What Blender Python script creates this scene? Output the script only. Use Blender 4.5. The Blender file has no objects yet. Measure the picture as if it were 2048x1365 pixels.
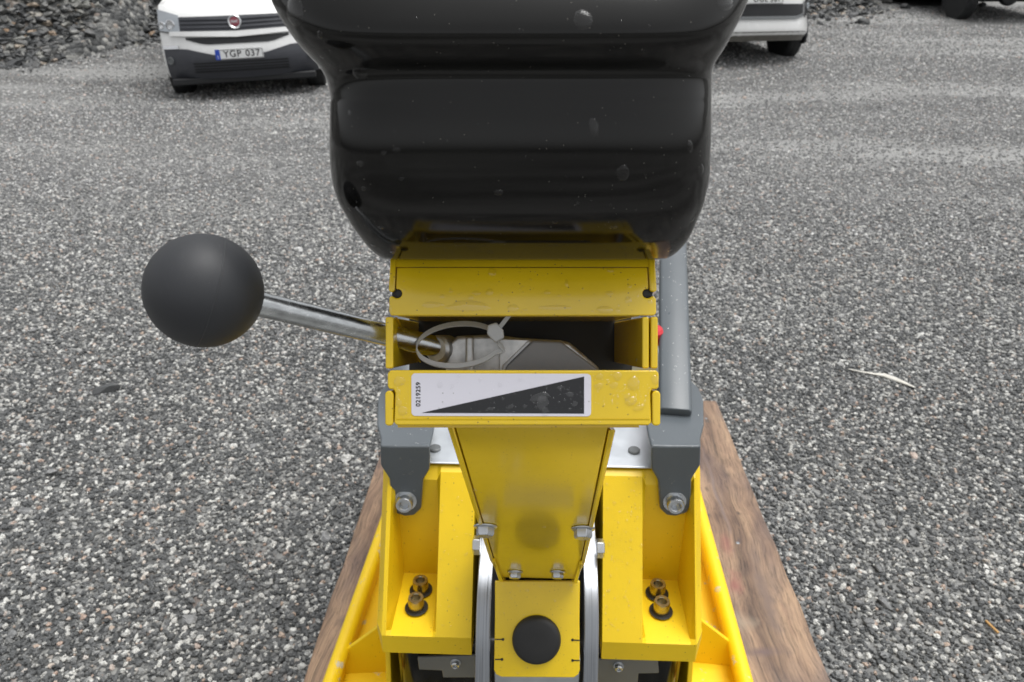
import bpy, bmesh, math, random
import numpy as np
from mathutils import Vector, Matrix
from mathutils.bvhtree import BVHTree

random.seed(7)
rng = np.random.default_rng(7)
scene = bpy.context.scene
COL = scene.collection
R = math.radians

# ------------------------------------------------------------------ camera
FPX, CAM_H, PITCH = 1479.0, 1.24, R(26.35)
YAW = math.atan(61 * math.cos(PITCH) / FPX)
cam_d = bpy.data.cameras.new('camera')
cam = bpy.data.objects.new('camera', cam_d)
COL.objects.link(cam)
cam.location = (0, 0, CAM_H)
cam.rotation_euler = (math.pi / 2 - PITCH, 0, YAW)
cam_d.sensor_fit = 'HORIZONTAL'
cam_d.sensor_width = 36
cam_d.lens = 36 * FPX / 2048
cam_d.clip_start = 0.02
cam_d.clip_end = 500
cam_d.dof.use_dof = True
cam_d.dof.focus_distance = 0.56
cam_d.dof.aperture_fstop = 16
scene.camera = cam

# ------------------------------------------------------------------ light
SUN_EL, SUN_AZ = R(74), R(75)          # azimuth clockwise from +Y
world = bpy.data.worlds.new('World')
scene.world = world
world.use_nodes = True
wn = world.node_tree.nodes
wl = world.node_tree.links
wn.clear()
sky = wn.new('ShaderNodeTexSky')
sky.sky_type = 'NISHITA'
sky.sun_disc = False
sky.sun_elevation = SUN_EL
sky.sun_rotation = SUN_AZ
sky.air_density = 1.0
sky.dust_density = 4.0
hs = wn.new('ShaderNodeHueSaturation')
hs.inputs['Saturation'].default_value = 0.06
bg = wn.new('ShaderNodeBackground')
bg.inputs['Strength'].default_value = 0.12
wo = wn.new('ShaderNodeOutputWorld')
wl.new(sky.outputs[0], hs.inputs['Color'])
wl.new(hs.outputs[0], bg.inputs['Color'])
wl.new(bg.outputs[0], wo.inputs['Surface'])

sun_d = bpy.data.lights.new('sun', 'SUN')
sun_d.energy = 1.2
sun_d.angle = R(40)
sun_d.color = (1.0, 0.98, 0.95)
sun = bpy.data.objects.new('sun', sun_d)
COL.objects.link(sun)
sdir = Vector((math.sin(SUN_AZ) * math.cos(SUN_EL), math.cos(SUN_AZ) * math.cos(SUN_EL), math.sin(SUN_EL)))
sun.rotation_euler = sdir.to_track_quat('Z', 'Y').to_euler()
sun.location = (0, -3, 8)

scene.view_settings.view_transform = 'Standard'
scene.view_settings.look = 'None'
scene.view_settings.gamma = 1
scene.view_settings.use_curve_mapping = False
scene.view_settings.exposure = 0.80

# ------------------------------------------------------------------ photo pixel -> place
RM = (Matrix.Rotation(YAW, 3, 'Z') @ Matrix.Rotation(math.pi / 2 - PITCH, 3, 'X'))
CAM = Vector((0, 0, CAM_H))
CR, CU, CF = RM @ Vector((1, 0, 0)), RM @ Vector((0, 1, 0)), RM @ Vector((0, 0, -1))


def ray(x, y):
    return RM @ Vector(((x - 1024) / FPX, -(y - 682.5) / FPX, -1))


def W(x, y, z):                         # the point at depth z
    return CAM + ray(x, y) * z


def on_plane(x, y, p0, n):
    d = ray(x, y)
    return CAM + d * ((Vector(p0) - CAM).dot(n) / d.dot(n))


def on_z(x, y, z):
    return on_plane(x, y, (0, 0, z), Vector((0, 0, 1)))


def on_y(x, y, yy):
    return on_plane(x, y, (0, yy, 0), Vector((0, 1, 0)))


RAMP_Y, RAMP_K = 9.3, 0.085


def ground_h(x, y):
    t = y - RAMP_Y
    rise = RAMP_K * 0.5 * (t + math.sqrt(t * t + 0.3)) if y < 40 else RAMP_K * (40 - RAMP_Y)
    near = RAMP_K * 0.5 * (-RAMP_Y + math.sqrt(RAMP_Y ** 2 + 0.3))
    dip = 0.075 * math.exp(-((x + 3.9) ** 2 / 5 + (y - 9.0) ** 2 / 4))
    return rise - near - dip


# ------------------------------------------------------------------ materials
def new_mat(name):
    m = bpy.data.materials.new(name)
    m.use_nodes = True
    n = m.node_tree.nodes
    return m, n, m.node_tree.links, n['Principled BSDF']


def add(n, t, **kw):
    o = n.new(t)
    for k, v in kw.items():
        if k in o.inputs:
            o.inputs[k].default_value = v
        else:
            setattr(o, k, v)
    return o


def ramp(n, stops, mode='LINEAR'):
    r = n.new('ShaderNodeValToRGB')
    r.color_ramp.interpolation = mode
    e = r.color_ramp.elements
    while len(e) < len(stops):
        e.new(0.5)
    for el, (p, c) in zip(e, stops):
        el.position = p
        el.color = (*c, 1) if len(c) == 3 else c
    return r


def g3(v):
    return (v, v, v)


def bump(n, l, b, height, strength, dist):
    bp = n.new('ShaderNodeBump')
    bp.inputs['Strength'].default_value = strength
    bp.inputs['Distance'].default_value = dist
    l.new(height, bp.inputs['Height'])
    l.new(bp.outputs[0], b.inputs['Normal'])
    return bp


def paint(name, col, rough=0.3, coat=0.0, peel=0.04, scale=900, dirt=0.12, dist=0.0006, spec=0.5):
    m, n, l, b = new_mat(name)
    tc = n.new('ShaderNodeTexCoord')
    nz = add(n, 'ShaderNodeTexNoise', Scale=14.0, Detail=6.0, Roughness=0.65)
    l.new(tc.outputs['Object'], nz.inputs['Vector'])
    rp = ramp(n, [(0.3, tuple(c * (1 - dirt) for c in col)), (0.7, col)])
    l.new(nz.outputs['Fac'], rp.inputs[0])
    l.new(rp.outputs[0], b.inputs['Base Color'])
    b.inputs['Roughness'].default_value = rough
    b.inputs['Specular IOR Level'].default_value = spec
    mr = add(n, 'ShaderNodeMapRange')
    mr.inputs[3].default_value = rough * 0.75
    mr.inputs[4].default_value = rough * 1.3
    l.new(nz.outputs['Fac'], mr.inputs[0])
    l.new(mr.outputs[0], b.inputs['Roughness'])
    b.inputs['Coat Weight'].default_value = coat
    b.inputs['Coat Roughness'].default_value = 0.08
    n2 = add(n, 'ShaderNodeTexNoise', Scale=float(scale), Detail=2.0)
    l.new(tc.outputs['Object'], n2.inputs['Vector'])
    if peel:
        bump(n, l, b, n2.outputs['Fac'], peel, dist)
    return m


def metal(name, col, rough, scale=(40, 40, 40), streak=0.25, metallic=1.0):
    m, n, l, b = new_mat(name)
    tc = n.new('ShaderNodeTexCoord')
    mp = n.new('ShaderNodeMapping')
    mp.inputs['Scale'].default_value = scale
    l.new(tc.outputs['Object'], mp.inputs[0])
    nz = add(n, 'ShaderNodeTexNoise', Scale=1.0, Detail=5.0)
    l.new(mp.outputs[0], nz.inputs['Vector'])
    rp = ramp(n, [(0.25, tuple(c * (1 - streak) for c in col)), (0.75, col)])
    l.new(nz.outputs['Fac'], rp.inputs[0])
    l.new(rp.outputs[0], b.inputs['Base Color'])
    b.inputs['Metallic'].default_value = metallic
    mr = add(n, 'ShaderNodeMapRange')
    mr.inputs[3].default_value = rough * 0.7
    mr.inputs[4].default_value = rough * 1.4
    l.new(nz.outputs['Fac'], mr.inputs[0])
    l.new(mr.outputs[0], b.inputs['Roughness'])
    bump(n, l, b, nz.outputs['Fac'], 0.15, 0.0004)
    return m


YEL = (0.80, 0.555, 0.012)
M = {}
M['yellow'] = paint('yellow_powder_coat', YEL, 0.13, 0.3, 0.02, 700)
M['yellow_cast'] = paint('yellow_cast_paint', (0.82, 0.56, 0.008), 0.36, 0.0, 0.10, 420, 0.08)
M['black_gloss'] = paint('black_gloss_plastic', (0.0045, 0.0045, 0.004), 0.10, 0.0, 0.04, 1500, 0.3, 0.0003, 0.34)
M['black_matte'] = paint('black_matte_plastic', (0.024, 0.026, 0.030), 0.55, 0.0, 0.10, 2600, 0.15, 0.0004, 0.5)
M['cam_grey'] = paint('phosphated_steel', (0.20, 0.20, 0.20), 0.4, 0, 0.1, 300, 0.3)
M['seam'] = paint('seam_plastic', (0.05, 0.052, 0.056), 0.5, 0, 0)
M['rubber'] = paint('black_rubber', (0.016, 0.016, 0.016), 0.55, 0.0, 0.1, 900, 0.2)
M['grey'] = paint('anthracite_paint', (0.095, 0.11, 0.122), 0.3, 0.0, 0.05, 700, 0.12)
M['grey_plate'] = paint('grey_zinc_plate', (0.14, 0.15, 0.155), 0.4, 0.0, 0.05, 500, 0.2)
M['zinc'] = metal('zinc_plated_steel', (0.62, 0.64, 0.66), 0.26)
M['sheet'] = metal('galvanised_sheet', (0.72, 0.76, 0.80), 0.42, (30, 30, 30), 0.12)
M['mill'] = metal('milled_steel', (0.40, 0.42, 0.45), 0.3, (500, 6, 6), 0.45)
M['cast_alu'] = metal('cast_aluminium', (0.62, 0.62, 0.61), 0.38, (160, 160, 160), 0.5, 0.8)
M['rod'] = metal('plated_rod', (0.55, 0.57, 0.58), 0.24, (30, 300, 300), 0.4)
M['brass'] = metal('passivated_steel', (0.50, 0.44, 0.30), 0.28, (60, 60, 60), 0.35)
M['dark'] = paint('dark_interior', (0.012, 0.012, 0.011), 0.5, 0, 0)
M['red'] = paint('red_plastic', (0.55, 0.02, 0.03), 0.4, 0, 0)
M['white_label'] = paint('white_label_film', (0.72, 0.71, 0.78), 0.28, 0, 0.02, 300, 0.03)
M['black_print'] = paint('black_print', (0.012, 0.013, 0.015), 0.2, 0, 0.03, 300, 0.2)
M['nylon'], _n, _l, _b = new_mat('translucent_nylon')
_b.inputs['Base Color'].default_value = (0.66, 0.67, 0.67, 1)
_b.inputs['Roughness'].default_value = 0.3
_b.inputs['Transmission Weight'].default_value = 0.5
_b.inputs['Subsurface Weight'].default_value = 0.3
_b.inputs['Subsurface Radius'].default_value = (0.002, 0.002, 0.002)
for _nm, _p, _k, _c in (('water', 2.3, 0.8, 0.05), ('water_clear', 3.2, 0.7, 0.02)):
  M[_nm], _n, _l, _b = new_mat(_nm)
  _n.remove(_b)
  _tr, _gl, _lw, _mx = _n.new('ShaderNodeBsdfTransparent'), _n.new('ShaderNodeBsdfGlossy'), _n.new('ShaderNodeLayerWeight'), _n.new('ShaderNodeMixShader')
  _gl.inputs['Roughness'].default_value = 0.03
  _lw.inputs['Blend'].default_value = 0.5
  _pw, _ma = add(_n, 'ShaderNodeMath', operation='POWER'), add(_n, 'ShaderNodeMath', operation='MULTIPLY_ADD')
  _pw.inputs[1].default_value = _p
  _ma.inputs[1].default_value = _k
  _ma.inputs[2].default_value = _c
  _l.new(_lw.outputs['Facing'], _pw.inputs[0])
  _l.new(_pw.outputs[0], _ma.inputs[0])
  _l.new(_ma.outputs[0], _mx.inputs[0])
  _l.new(_tr.outputs[0], _mx.inputs[1])
  _l.new(_gl.outputs[0], _mx.inputs[2])
  _l.new(_mx.outputs[0], _n['Material Output'].inputs['Surface'])
M['car_white'] = paint('white_car_paint', (0.74, 0.745, 0.74), 0.25, 0.6, 0, 100, 0.06)
M['car_dark'] = paint('dark_car_paint', (0.012, 0.018, 0.024), 0.25, 0.6, 0)
M['car_plastic'] = paint('dark_bumper_plastic', (0.045, 0.048, 0.058), 0.5, 0, 0.05, 300, 0.2)
M['car_black'] = paint('black_trim', (0.008, 0.009, 0.011), 0.45, 0, 0)
M['chrome'] = metal('chrome', (0.75, 0.76, 0.78), 0.15)
M['emblem_red'] = paint('emblem_red_enamel', (0.22, 0.03, 0.05), 0.2, 0.5, 0)
M['plate_white'] = paint('plate_white', (0.72, 0.73, 0.73), 0.35, 0, 0, 100, 0.03)
M['plate_blue'] = paint('plate_blue', (0.015, 0.06, 0.42), 0.35, 0, 0)
M['tyre'] = paint('tyre_rubber', (0.014, 0.015, 0.016), 0.7, 0, 0.2, 120, 0.35, 0.003)
M['rim'] = metal('wheel_rim_metal', (0.30, 0.31, 0.32), 0.45)
M['dirt_grey'] = paint('dirty_grey_plastic', (0.13, 0.125, 0.11), 0.6, 0, 0.05, 80, 0.35)
M['lens'], _n, _l, _b = new_mat('headlight_lens')
_b.inputs['Base Color'].default_value = (0.34, 0.37, 0.40, 1)
_b.inputs['Roughness'].default_value = 0.08
_b.inputs['Metallic'].default_value = 0.35
_b.inputs['Coat Weight'].default_value = 1.0
M['glass'], _n, _l, _b = new_mat('dark_glass')
_b.inputs['Base Color'].default_value = (0.02, 0.025, 0.028, 1)
_b.inputs['Roughness'].default_value = 0.04


def dusty(mat, scale=420.0, share=0.90, size=0.16, col=(0.16, 0.15, 0.13)):
    """specks of dust, lint or grit on a skin"""
    m = M[mat]
    n, l = m.node_tree.nodes, m.node_tree.links
    b = n['Principled BSDF']
    tc = n.new('ShaderNodeTexCoord')
    v = add(n, 'ShaderNodeTexVoronoi', Scale=scale)
    l.new(tc.outputs['Object'], v.inputs['Vector'])
    lt = add(n, 'ShaderNodeMath', operation='LESS_THAN')
    lt.inputs[1].default_value = size
    l.new(v.outputs['Distance'], lt.inputs[0])
    sp = n.new('ShaderNodeSeparateColor')
    l.new(v.outputs['Color'], sp.inputs[0])
    gt = add(n, 'ShaderNodeMath', operation='GREATER_THAN')
    gt.inputs[1].default_value = share
    l.new(sp.outputs[0], gt.inputs[0])
    mu = add(n, 'ShaderNodeMath', operation='MULTIPLY')
    l.new(lt.outputs[0], mu.inputs[0])
    l.new(gt.outputs[0], mu.inputs[1])
    mix = n.new('ShaderNodeMix')
    mix.data_type = 'RGBA'
    src = b.inputs['Base Color'].links[0].from_socket
    l.new(mu.outputs[0], mix.inputs['Factor'])
    l.new(src, mix.inputs['A'])
    mix.inputs['B'].default_value = (*col, 1)
    l.new(mix.outputs['Result'], b.inputs['Base Color'])


dusty('black_gloss', 620.0, 0.955, 0.15, (0.12, 0.115, 0.10))
dusty('yellow', 500.0, 0.90, 0.2, (0.30, 0.19, 0.03))
dusty('yellow_cast', 260.0, 0.93, 0.2, (0.32, 0.21, 0.03))
dusty('white_label', 500.0, 0.95, 0.2, (0.4, 0.4, 0.42))


def chipped_yellow():
    """paint scuffed through to pale primer"""
    m, n, l, b = new_mat('scuffed_yellow_paint')
    tc = n.new('ShaderNodeTexCoord')
    nz = add(n, 'ShaderNodeTexNoise', Scale=22.0, Detail=8.0, Roughness=0.7)
    l.new(tc.outputs['Object'], nz.inputs['Vector'])
    rp = ramp(n, [(0.59, (0.82, 0.56, 0.008)), (0.63, (0.55, 0.50, 0.36)), (0.72, (0.58, 0.55, 0.48)), (0.76, (0.2, 0.15, 0.08))])
    l.new(nz.outputs['Fac'], rp.inputs[0])
    l.new(rp.outputs[0], b.inputs['Base Color'])
    b.inputs['Roughness'].default_value = 0.4
    bump(n, l, b, nz.outputs['Fac'], 0.2, 0.001)
    return m


M['yellow_worn'] = chipped_yellow()


def wood(name, stains):
    m, n, l, b = new_mat(name)
    tc = n.new('ShaderNodeTexCoord')
    wob = add(n, 'ShaderNodeTexNoise', Scale=3.0, Detail=3.0)
    l.new(tc.outputs['Object'], wob.inputs['Vector'])
    off = add(n, 'ShaderNodeVectorMath', operation='SCALE')
    off.inputs['Scale'].default_value = 0.10
    l.new(wob.outputs['Color'], off.inputs[0])
    ad = add(n, 'ShaderNodeVectorMath', operation='ADD')
    l.new(tc.outputs['Object'], ad.inputs[0])
    l.new(off.outputs[0], ad.inputs[1])
    mp = n.new('ShaderNodeMapping')
    mp.inputs['Scale'].default_value = (30, 1.1, 30)
    l.new(ad.outputs[0], mp.inputs[0])
    gr = add(n, 'ShaderNodeTexNoise', Scale=1.0, Detail=8.0, Roughness=0.62)
    l.new(mp.outputs[0], gr.inputs['Vector'])
    c1 = ramp(n, [(0.26, (0.07, 0.047, 0.032)), (0.42, (0.17, 0.116, 0.078)), (0.57, (0.265, 0.185, 0.122)), (0.74, (0.145, 0.10, 0.07))])
    l.new(gr.outputs['Fac'], c1.inputs[0])
    # grey weather and damp patches
    pt = add(n, 'ShaderNodeTexNoise', Scale=5.0, Detail=4.0)
    mp2 = n.new('ShaderNodeMapping')
    mp2.inputs['Scale'].default_value = (2.2, 0.7, 1)
    mp2.inputs['Location'].default_value = (3, 1, 0)
    l.new(tc.outputs['Object'], mp2.inputs[0])
    l.new(mp2.outputs[0], pt.inputs['Vector'])
    f1 = ramp(n, [(0.48, g3(0.0)), (0.62, g3(0.75))])
    l.new(pt.outputs['Fac'], f1.inputs[0])
    mx = n.new('ShaderNodeMix')
    mx.data_type = 'RGBA'
    l.new(f1.outputs[0], mx.inputs['Factor'])
    l.new(c1.outputs[0], mx.inputs['A'])
    mx.inputs['B'].default_value = (0.115, 0.085, 0.075, 1)
    # board-wide tone: pale tan to purplish brown
    bt = add(n, 'ShaderNodeTexNoise', Scale=2.4, Detail=5.0, Roughness=0.7)
    mp4 = n.new('ShaderNodeMapping')
    mp4.inputs['Scale'].default_value = (6, 1.5, 1)
    mp4.inputs['Location'].default_value = (1.3, 4.1, 0)
    l.new(ad.outputs[0], mp4.inputs[0])
    l.new(mp4.outputs[0], bt.inputs['Vector'])
    tr_ = ramp(n, [(0.30, (0.55, 0.48, 0.50)), (0.47, (1.0, 0.92, 0.90)), (0.58, (1.25, 1.2, 1.15)), (0.72, (0.8, 0.68, 0.66))])
    l.new(bt.outputs['Fac'], tr_.inputs[0])
    mt = n.new('ShaderNodeMix')
    mt.data_type = 'RGBA'
    mt.blend_type = 'MULTIPLY'
    mt.inputs['Factor'].default_value = 1
    l.new(mx.outputs['Result'], mt.inputs['A'])
    l.new(tr_.outputs[0], mt.inputs['B'])
    fg = add(n, 'ShaderNodeTexNoise', Scale=1.0, Detail=4.0, Roughness=0.7)
    mp5 = n.new('ShaderNodeMapping')
    mp5.inputs['Scale'].default_value = (260, 5, 260)
    l.new(ad.outputs[0], mp5.inputs[0])
    l.new(mp5.outputs[0], fg.inputs['Vector'])
    fr5 = ramp(n, [(0.32, g3(0.45)), (0.5, g3(1.0)), (0.7, g3(1.2))])
    l.new(fg.outputs['Fac'], fr5.inputs[0])
    mt2 = n.new('ShaderNodeMix')
    mt2.data_type = 'RGBA'
    mt2.blend_type = 'MULTIPLY'
    mt2.inputs['Factor'].default_value = 1
    l.new(mt.outputs['Result'], mt2.inputs['A'])
    l.new(fr5.outputs[0], mt2.inputs['B'])
    cur = mt2.outputs['Result']
    for (cx, cy, sx, sy, col, amt) in stains:
        mp3 = n.new('ShaderNodeMapping')
        mp3.inputs['Location'].default_value = (-(cx + 0.05) / sx, -(cy + 0.05) / sy, 0)
        mp3.inputs['Scale'].default_value = (1 / sx, 1 / sy, 0)
        l.new(ad.outputs[0], mp3.inputs[0])
        ln = add(n, 'ShaderNodeVectorMath', operation='LENGTH')
        l.new(mp3.outputs[0], ln.inputs[0])
        ns = add(n, 'ShaderNodeTexNoise', Scale=45.0, Detail=5.0)
        l.new(tc.outputs['Object'], ns.inputs['Vector'])
        sm = add(n, 'ShaderNodeMath', operation='MULTIPLY_ADD')
        l.new(ns.outputs['Fac'], sm.inputs[0])
        sm.inputs[1].default_value = 1.3
        l.new(ln.outputs['Value'], sm.inputs[2])
        fr = ramp(n, [(0.45, g3(amt)), (0.95, g3(0))])
        sc = add(n, 'ShaderNodeMath', operation='MULTIPLY')
        sc.inputs[1].default_value = 0.55
        l.new(sm.outputs[0], sc.inputs[0])
        l.new(sc.outputs[0], fr.inputs[0])
        mm = n.new('ShaderNodeMix')
        mm.data_type = 'RGBA'
        l.new(fr.outputs[0], mm.inputs['Factor'])
        l.new(cur, mm.inputs['A'])
        mm.inputs['B'].default_value = (*col, 1)
        cur = mm.outputs['Result']
    l.new(cur, b.inputs['Base Color'])
    b.inputs['Roughness'].default_value = 0.45
    bump(n, l, b, fg.outputs['Fac'], 0.6, 0.0015)
    return m


FINES = (0.30, 0.95, 1.0)               # compacted bands of fines, shared by sheet and stones


def gravel_mat(name, cell, stops, patch=True, rough=0.6, bdist=0.006):
    m, n, l, b = new_mat(name)
    tc = n.new('ShaderNodeTexCoord')
    v = add(n, 'ShaderNodeTexVoronoi', Scale=cell)
    l.new(tc.outputs['Object'], v.inputs['Vector'])
    sp = n.new('ShaderNodeSeparateColor')
    l.new(v.outputs['Color'], sp.inputs[0])
    rp = ramp(n, stops)
    l.new(sp.outputs[0], rp.inputs[0])
    v2 = add(n, 'ShaderNodeTexVoronoi', Scale=cell * 0.36)
    l.new(tc.outputs['Object'], v2.inputs['Vector'])
    sp2 = n.new('ShaderNodeSeparateColor')
    l.new(v2.outputs['Color'], sp2.inputs[0])
    rp2 = ramp(n, stops)
    l.new(sp2.outputs[1], rp2.inputs[0])
    mx = n.new('ShaderNodeMix')
    mx.data_type = 'RGBA'
    mx.inputs['Factor'].default_value = 0.38
    l.new(rp.outputs[0], mx.inputs['A'])
    l.new(rp2.outputs[0], mx.inputs['B'])
    cur = mx.outputs['Result']
    if patch:
        mp = add(n, 'ShaderNodeVectorMath', operation='MULTIPLY')
        mp.inputs[1].default_value = FINES
        l.new(tc.outputs['Object'], mp.inputs[0])
        pn = add(n, 'ShaderNodeTexNoise', Scale=1.0, Detail=3.0)
        l.new(mp.outputs[0], pn.inputs['Vector'])
        pr = ramp(n, [(0.43, g3(0)), (0.60, g3(1.0))])
        l.new(pn.outputs['Fac'], pr.inputs[0])
        fn = add(n, 'ShaderNodeTexNoise', Scale=160.0, Detail=3.0)
        l.new(tc.outputs['Object'], fn.inputs['Vector'])
        fr = ramp(n, [(0.3, (0.13, 0.132, 0.13)), (0.7, (0.31, 0.31, 0.30))])
        l.new(fn.outputs['Fac'], fr.inputs[0])
        m2 = n.new('ShaderNodeMix')
        m2.data_type = 'RGBA'
        l.new(pr.outputs[0], m2.inputs['Factor'])
        l.new(cur, m2.inputs['A'])
        l.new(fr.outputs[0], m2.inputs['B'])
        cur = m2.outputs['Result']
    l.new(cur, b.inputs['Base Color'])
    b.inputs['Roughness'].default_value = rough
    bump(n, l, b, v.outputs['Distance'], 1.0, bdist).invert = True
    return m


STONE_STOPS = [(0.0, (0.026, 0.029, 0.030)), (0.40, (0.060, 0.064, 0.066)), (0.64, (0.12, 0.123, 0.122)),
               (0.75, (0.24, 0.242, 0.234)), (0.89, (0.50, 0.495, 0.465)), (0.955, (0.60, 0.59, 0.55)), (0.965, (0.34, 0.24, 0.19)), (0.985, (0.38, 0.29, 0.225)), (1.0, (0.62, 0.60, 0.55))]
M['gravel'] = gravel_mat('gravel_sheet', 75.0, [(p, tuple(x * 0.55 + 0.012 for x in c)) for p, c in STONE_STOPS])  # sheet colour darkened to put shadow into the gaps between stones
M['bank'] = gravel_mat('rubble_sheet', 14.0, [(p, tuple(x * 0.6 for x in c)) for p, c in STONE_STOPS], False, 0.7, 0.05)


def stone_mat(name, stops, rough=0.45, scale=60.0):
    m, n, l, b = new_mat(name)
    oi = n.new('ShaderNodeObjectInfo')
    rp = ramp(n, stops)
    l.new(oi.outputs['Random'], rp.inputs[0])
    tc = n.new('ShaderNodeTexCoord')
    nz = add(n, 'ShaderNodeTexNoise', Scale=scale, Detail=4.0)
    l.new(tc.outputs['Object'], nz.inputs['Vector'])
    mr = ramp(n, [(0.3, g3(0.7)), (0.7, g3(1.15))])
    l.new(nz.outputs['Fac'], mr.inputs[0])
    mu = n.new('ShaderNodeMix')
    mu.data_type = 'RGBA'
    mu.blend_type = 'MULTIPLY'
    mu.inputs['Factor'].default_value = 1
    l.new(rp.outputs[0], mu.inputs['A'])
    l.new(mr.outputs[0], mu.inputs['B'])
    l.new(mu.outputs['Result'], b.inputs['Base Color'])
    b.inputs['Roughness'].default_value = rough
    bump(n, l, b, nz.outputs['Fac'], 0.4, 0.01)
    return m


M['pebble'] = stone_mat('pebble_stone', [(p, tuple(min(x * 1.02 + 0.03, 0.62) for x in c)) for p, c in STONE_STOPS], 0.42, 4.0)
M['pebble_pale'] = stone_mat('pale_pebble_stone', [(p, tuple(min(x * 0.85 + 0.135, 0.6) for x in c)) for p, c in STONE_STOPS], 0.6, 4.0)  # paler copy of the pebble colours with less contrast
M['rock'] = stone_mat('rubble_stone', [(0, (0.03, 0.033, 0.034)), (0.5, (0.07, 0.072, 0.074)), (0.8, (0.13, 0.13, 0.125)),
                                       (0.93, (0.24, 0.24, 0.22)), (0.97, (0.25, 0.17, 0.11)), (1, (0.4, 0.38, 0.33))], 0.55, 3.0)

# ------------------------------------------------------------------ object helpers


def obj(name, verts, faces, mat, parent=None, smooth=False, bevel=0, seg=2, angle=35, subsurf=0):
    me = bpy.data.meshes.new(name)
    me.from_pydata([tuple(v) for v in verts], [], faces)
    me.validate()
    bm = bmesh.new()
    bm.from_mesh(me)
    bmesh.ops.recalc_face_normals(bm, faces=bm.faces)
    bm.to_mesh(me)
    bm.free()
    me.materials.append(M[mat] if isinstance(mat, str) else mat)
    o = bpy.data.objects.new(name, me)
    COL.objects.link(o)
    set_parent(o, parent)
    if smooth or bevel:
        me.polygons.foreach_set('use_smooth', [True] * len(me.polygons))
    if bevel:
        md = o.modifiers.new('bevel', 'BEVEL')
        md.width = bevel
        md.segments = seg
        md.limit_method = 'ANGLE'
        md.angle_limit = R(angle)
        md.harden_normals = True
    elif smooth and smooth != 'all':
        me.set_sharp_from_angle(angle=R(angle))
    if subsurf:
        md = o.modifiers.new('subsurf', 'SUBSURF')
        md.levels = md.render_levels = subsurf
    return o


def set_parent(o, parent):
    if parent is not None:
        o.parent = parent
        if parent.get('world_parts'):
            o.matrix_parent_inverse = Matrix.LocRotScale(parent.location, parent.rotation_euler, parent.scale).inverted()


def thing(name, label, cat, loc=(0, 0, 0), rot=(0, 0, 0), group=None, world_parts=False):
    o = bpy.data.objects.new(name, None)
    o.empty_display_size = 0.1
    COL.objects.link(o)
    o.location = loc
    o.rotation_euler = rot
    if world_parts:
        o['world_parts'] = 1
    tag(o, label, cat, group)
    return o


def tag(o, label=None, cat=None, group=None, kind=None):
    if label:
        o['label'] = label
    if cat:
        o['category'] = cat
    if group:
        o['group'] = group
    if kind:
        o['kind'] = kind
    return o


class G:
    """collects verts and faces"""

    def __init__(s):
        s.v, s.f = [], []

    def put(s, v, f):
        b = len(s.v)
        s.v += [Vector(p) for p in v]
        s.f += [tuple(i + b for i in q) for q in f]
        return s

    def prism(s, pts, vec):
        vec = Vector(vec)
        k = len(pts)
        v = [Vector(p) for p in pts] + [Vector(p) + vec for p in pts]
        f = [tuple(range(k)), tuple(range(2 * k - 1, k - 1, -1))]
        f += [(i, (i + 1) % k, k + (i + 1) % k, k + i) for i in range(k)]
        return s.put(v, f)

    def box(s, a, b):
        x0, y0, z0 = a
        x1, y1, z1 = b
        return s.prism([(x0, y0, z0), (x1, y0, z0), (x1, y1, z0), (x0, y1, z0)], (0, 0, z1 - z0))

    def tube(s, path, rad, seg=20, cap=True):
        path = [Vector(p) for p in path]
        n = len(path)
        rads = rad if isinstance(rad, (list, tuple)) else [rad] * n
        up = None
        rings = []
        for i, p in enumerate(path):
            t = (path[min(i + 1, n - 1)] - path[max(i - 1, 0)]).normalized()
            if up is None:
                up = t.orthogonal().normalized()
            up = (up - t * up.dot(t)).normalized()
            sd = t.cross(up)
            rings.append([p + (up * math.cos(a) + sd * math.sin(a)) * rads[i] for a in [2 * math.pi * k / seg for k in range(seg)]])
        v = [q for r in rings for q in r]
        f = []
        for i in range(n - 1):
            for k in range(seg):
                a, b = i * seg + k, i * seg + (k + 1) % seg
                f.append((a, b, b + seg, a + seg))
        if cap:
            f.append(tuple(range(seg - 1, -1, -1)))
            f.append(tuple(range((n - 1) * seg, n * seg)))
        return s.put(v, f)

    def lathe(s, prof, o, ax, seg=28):
        """prof: (radius, height along ax)"""
        o, ax = Vector(o), Vector(ax).normalized()
        u = ax.orthogonal().normalized()
        w = ax.cross(u)
        v, f = [], []
        for r, h in prof:
            for k in range(seg):
                a = 2 * math.pi * k / seg
                v.append(o + ax * h + (u * math.cos(a) + w * math.sin(a)) * max(r, 1e-5))
        n = len(prof)
        for i in range(n - 1):
            for k in range(seg):
                a, b = i * seg + k, i * seg + (k + 1) % seg
                f.append((a, b, b + seg, a + seg))
        f.append(tuple(range(seg - 1, -1, -1)))
        f.append(tuple(range((n - 1) * seg, n * seg)))
        return s.put(v, f)

    def hexa(s, o, ax, r, h0, h1, ch=0.15, turn=0.0):
        o, ax = Vector(o), Vector(ax).normalized()
        u = ax.orthogonal().normalized()
        w = ax.cross(u)
        v, f = [], []
        for rr, hh in ((r, h0), (r, h1 - r * ch), (r * 0.86, h1)):
            for k in range(6):
                a = 2 * math.pi * k / 6 + turn
                v.append(o + ax * hh + (u * math.cos(a) + w * math.sin(a)) * rr)
        for i in range(2):
            for k in range(6):
                a, b = i * 6 + k, i * 6 + (k + 1) % 6
                f.append((a, b, b + 6, a + 6))
        f.append(tuple(range(5, -1, -1)))
        f.append(tuple(range(12, 18)))
        return s.put(v, f)

    def make(s, name, mat, parent=None, **kw):
        return obj(name, s.v, s.f, mat, parent, **kw)


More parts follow.
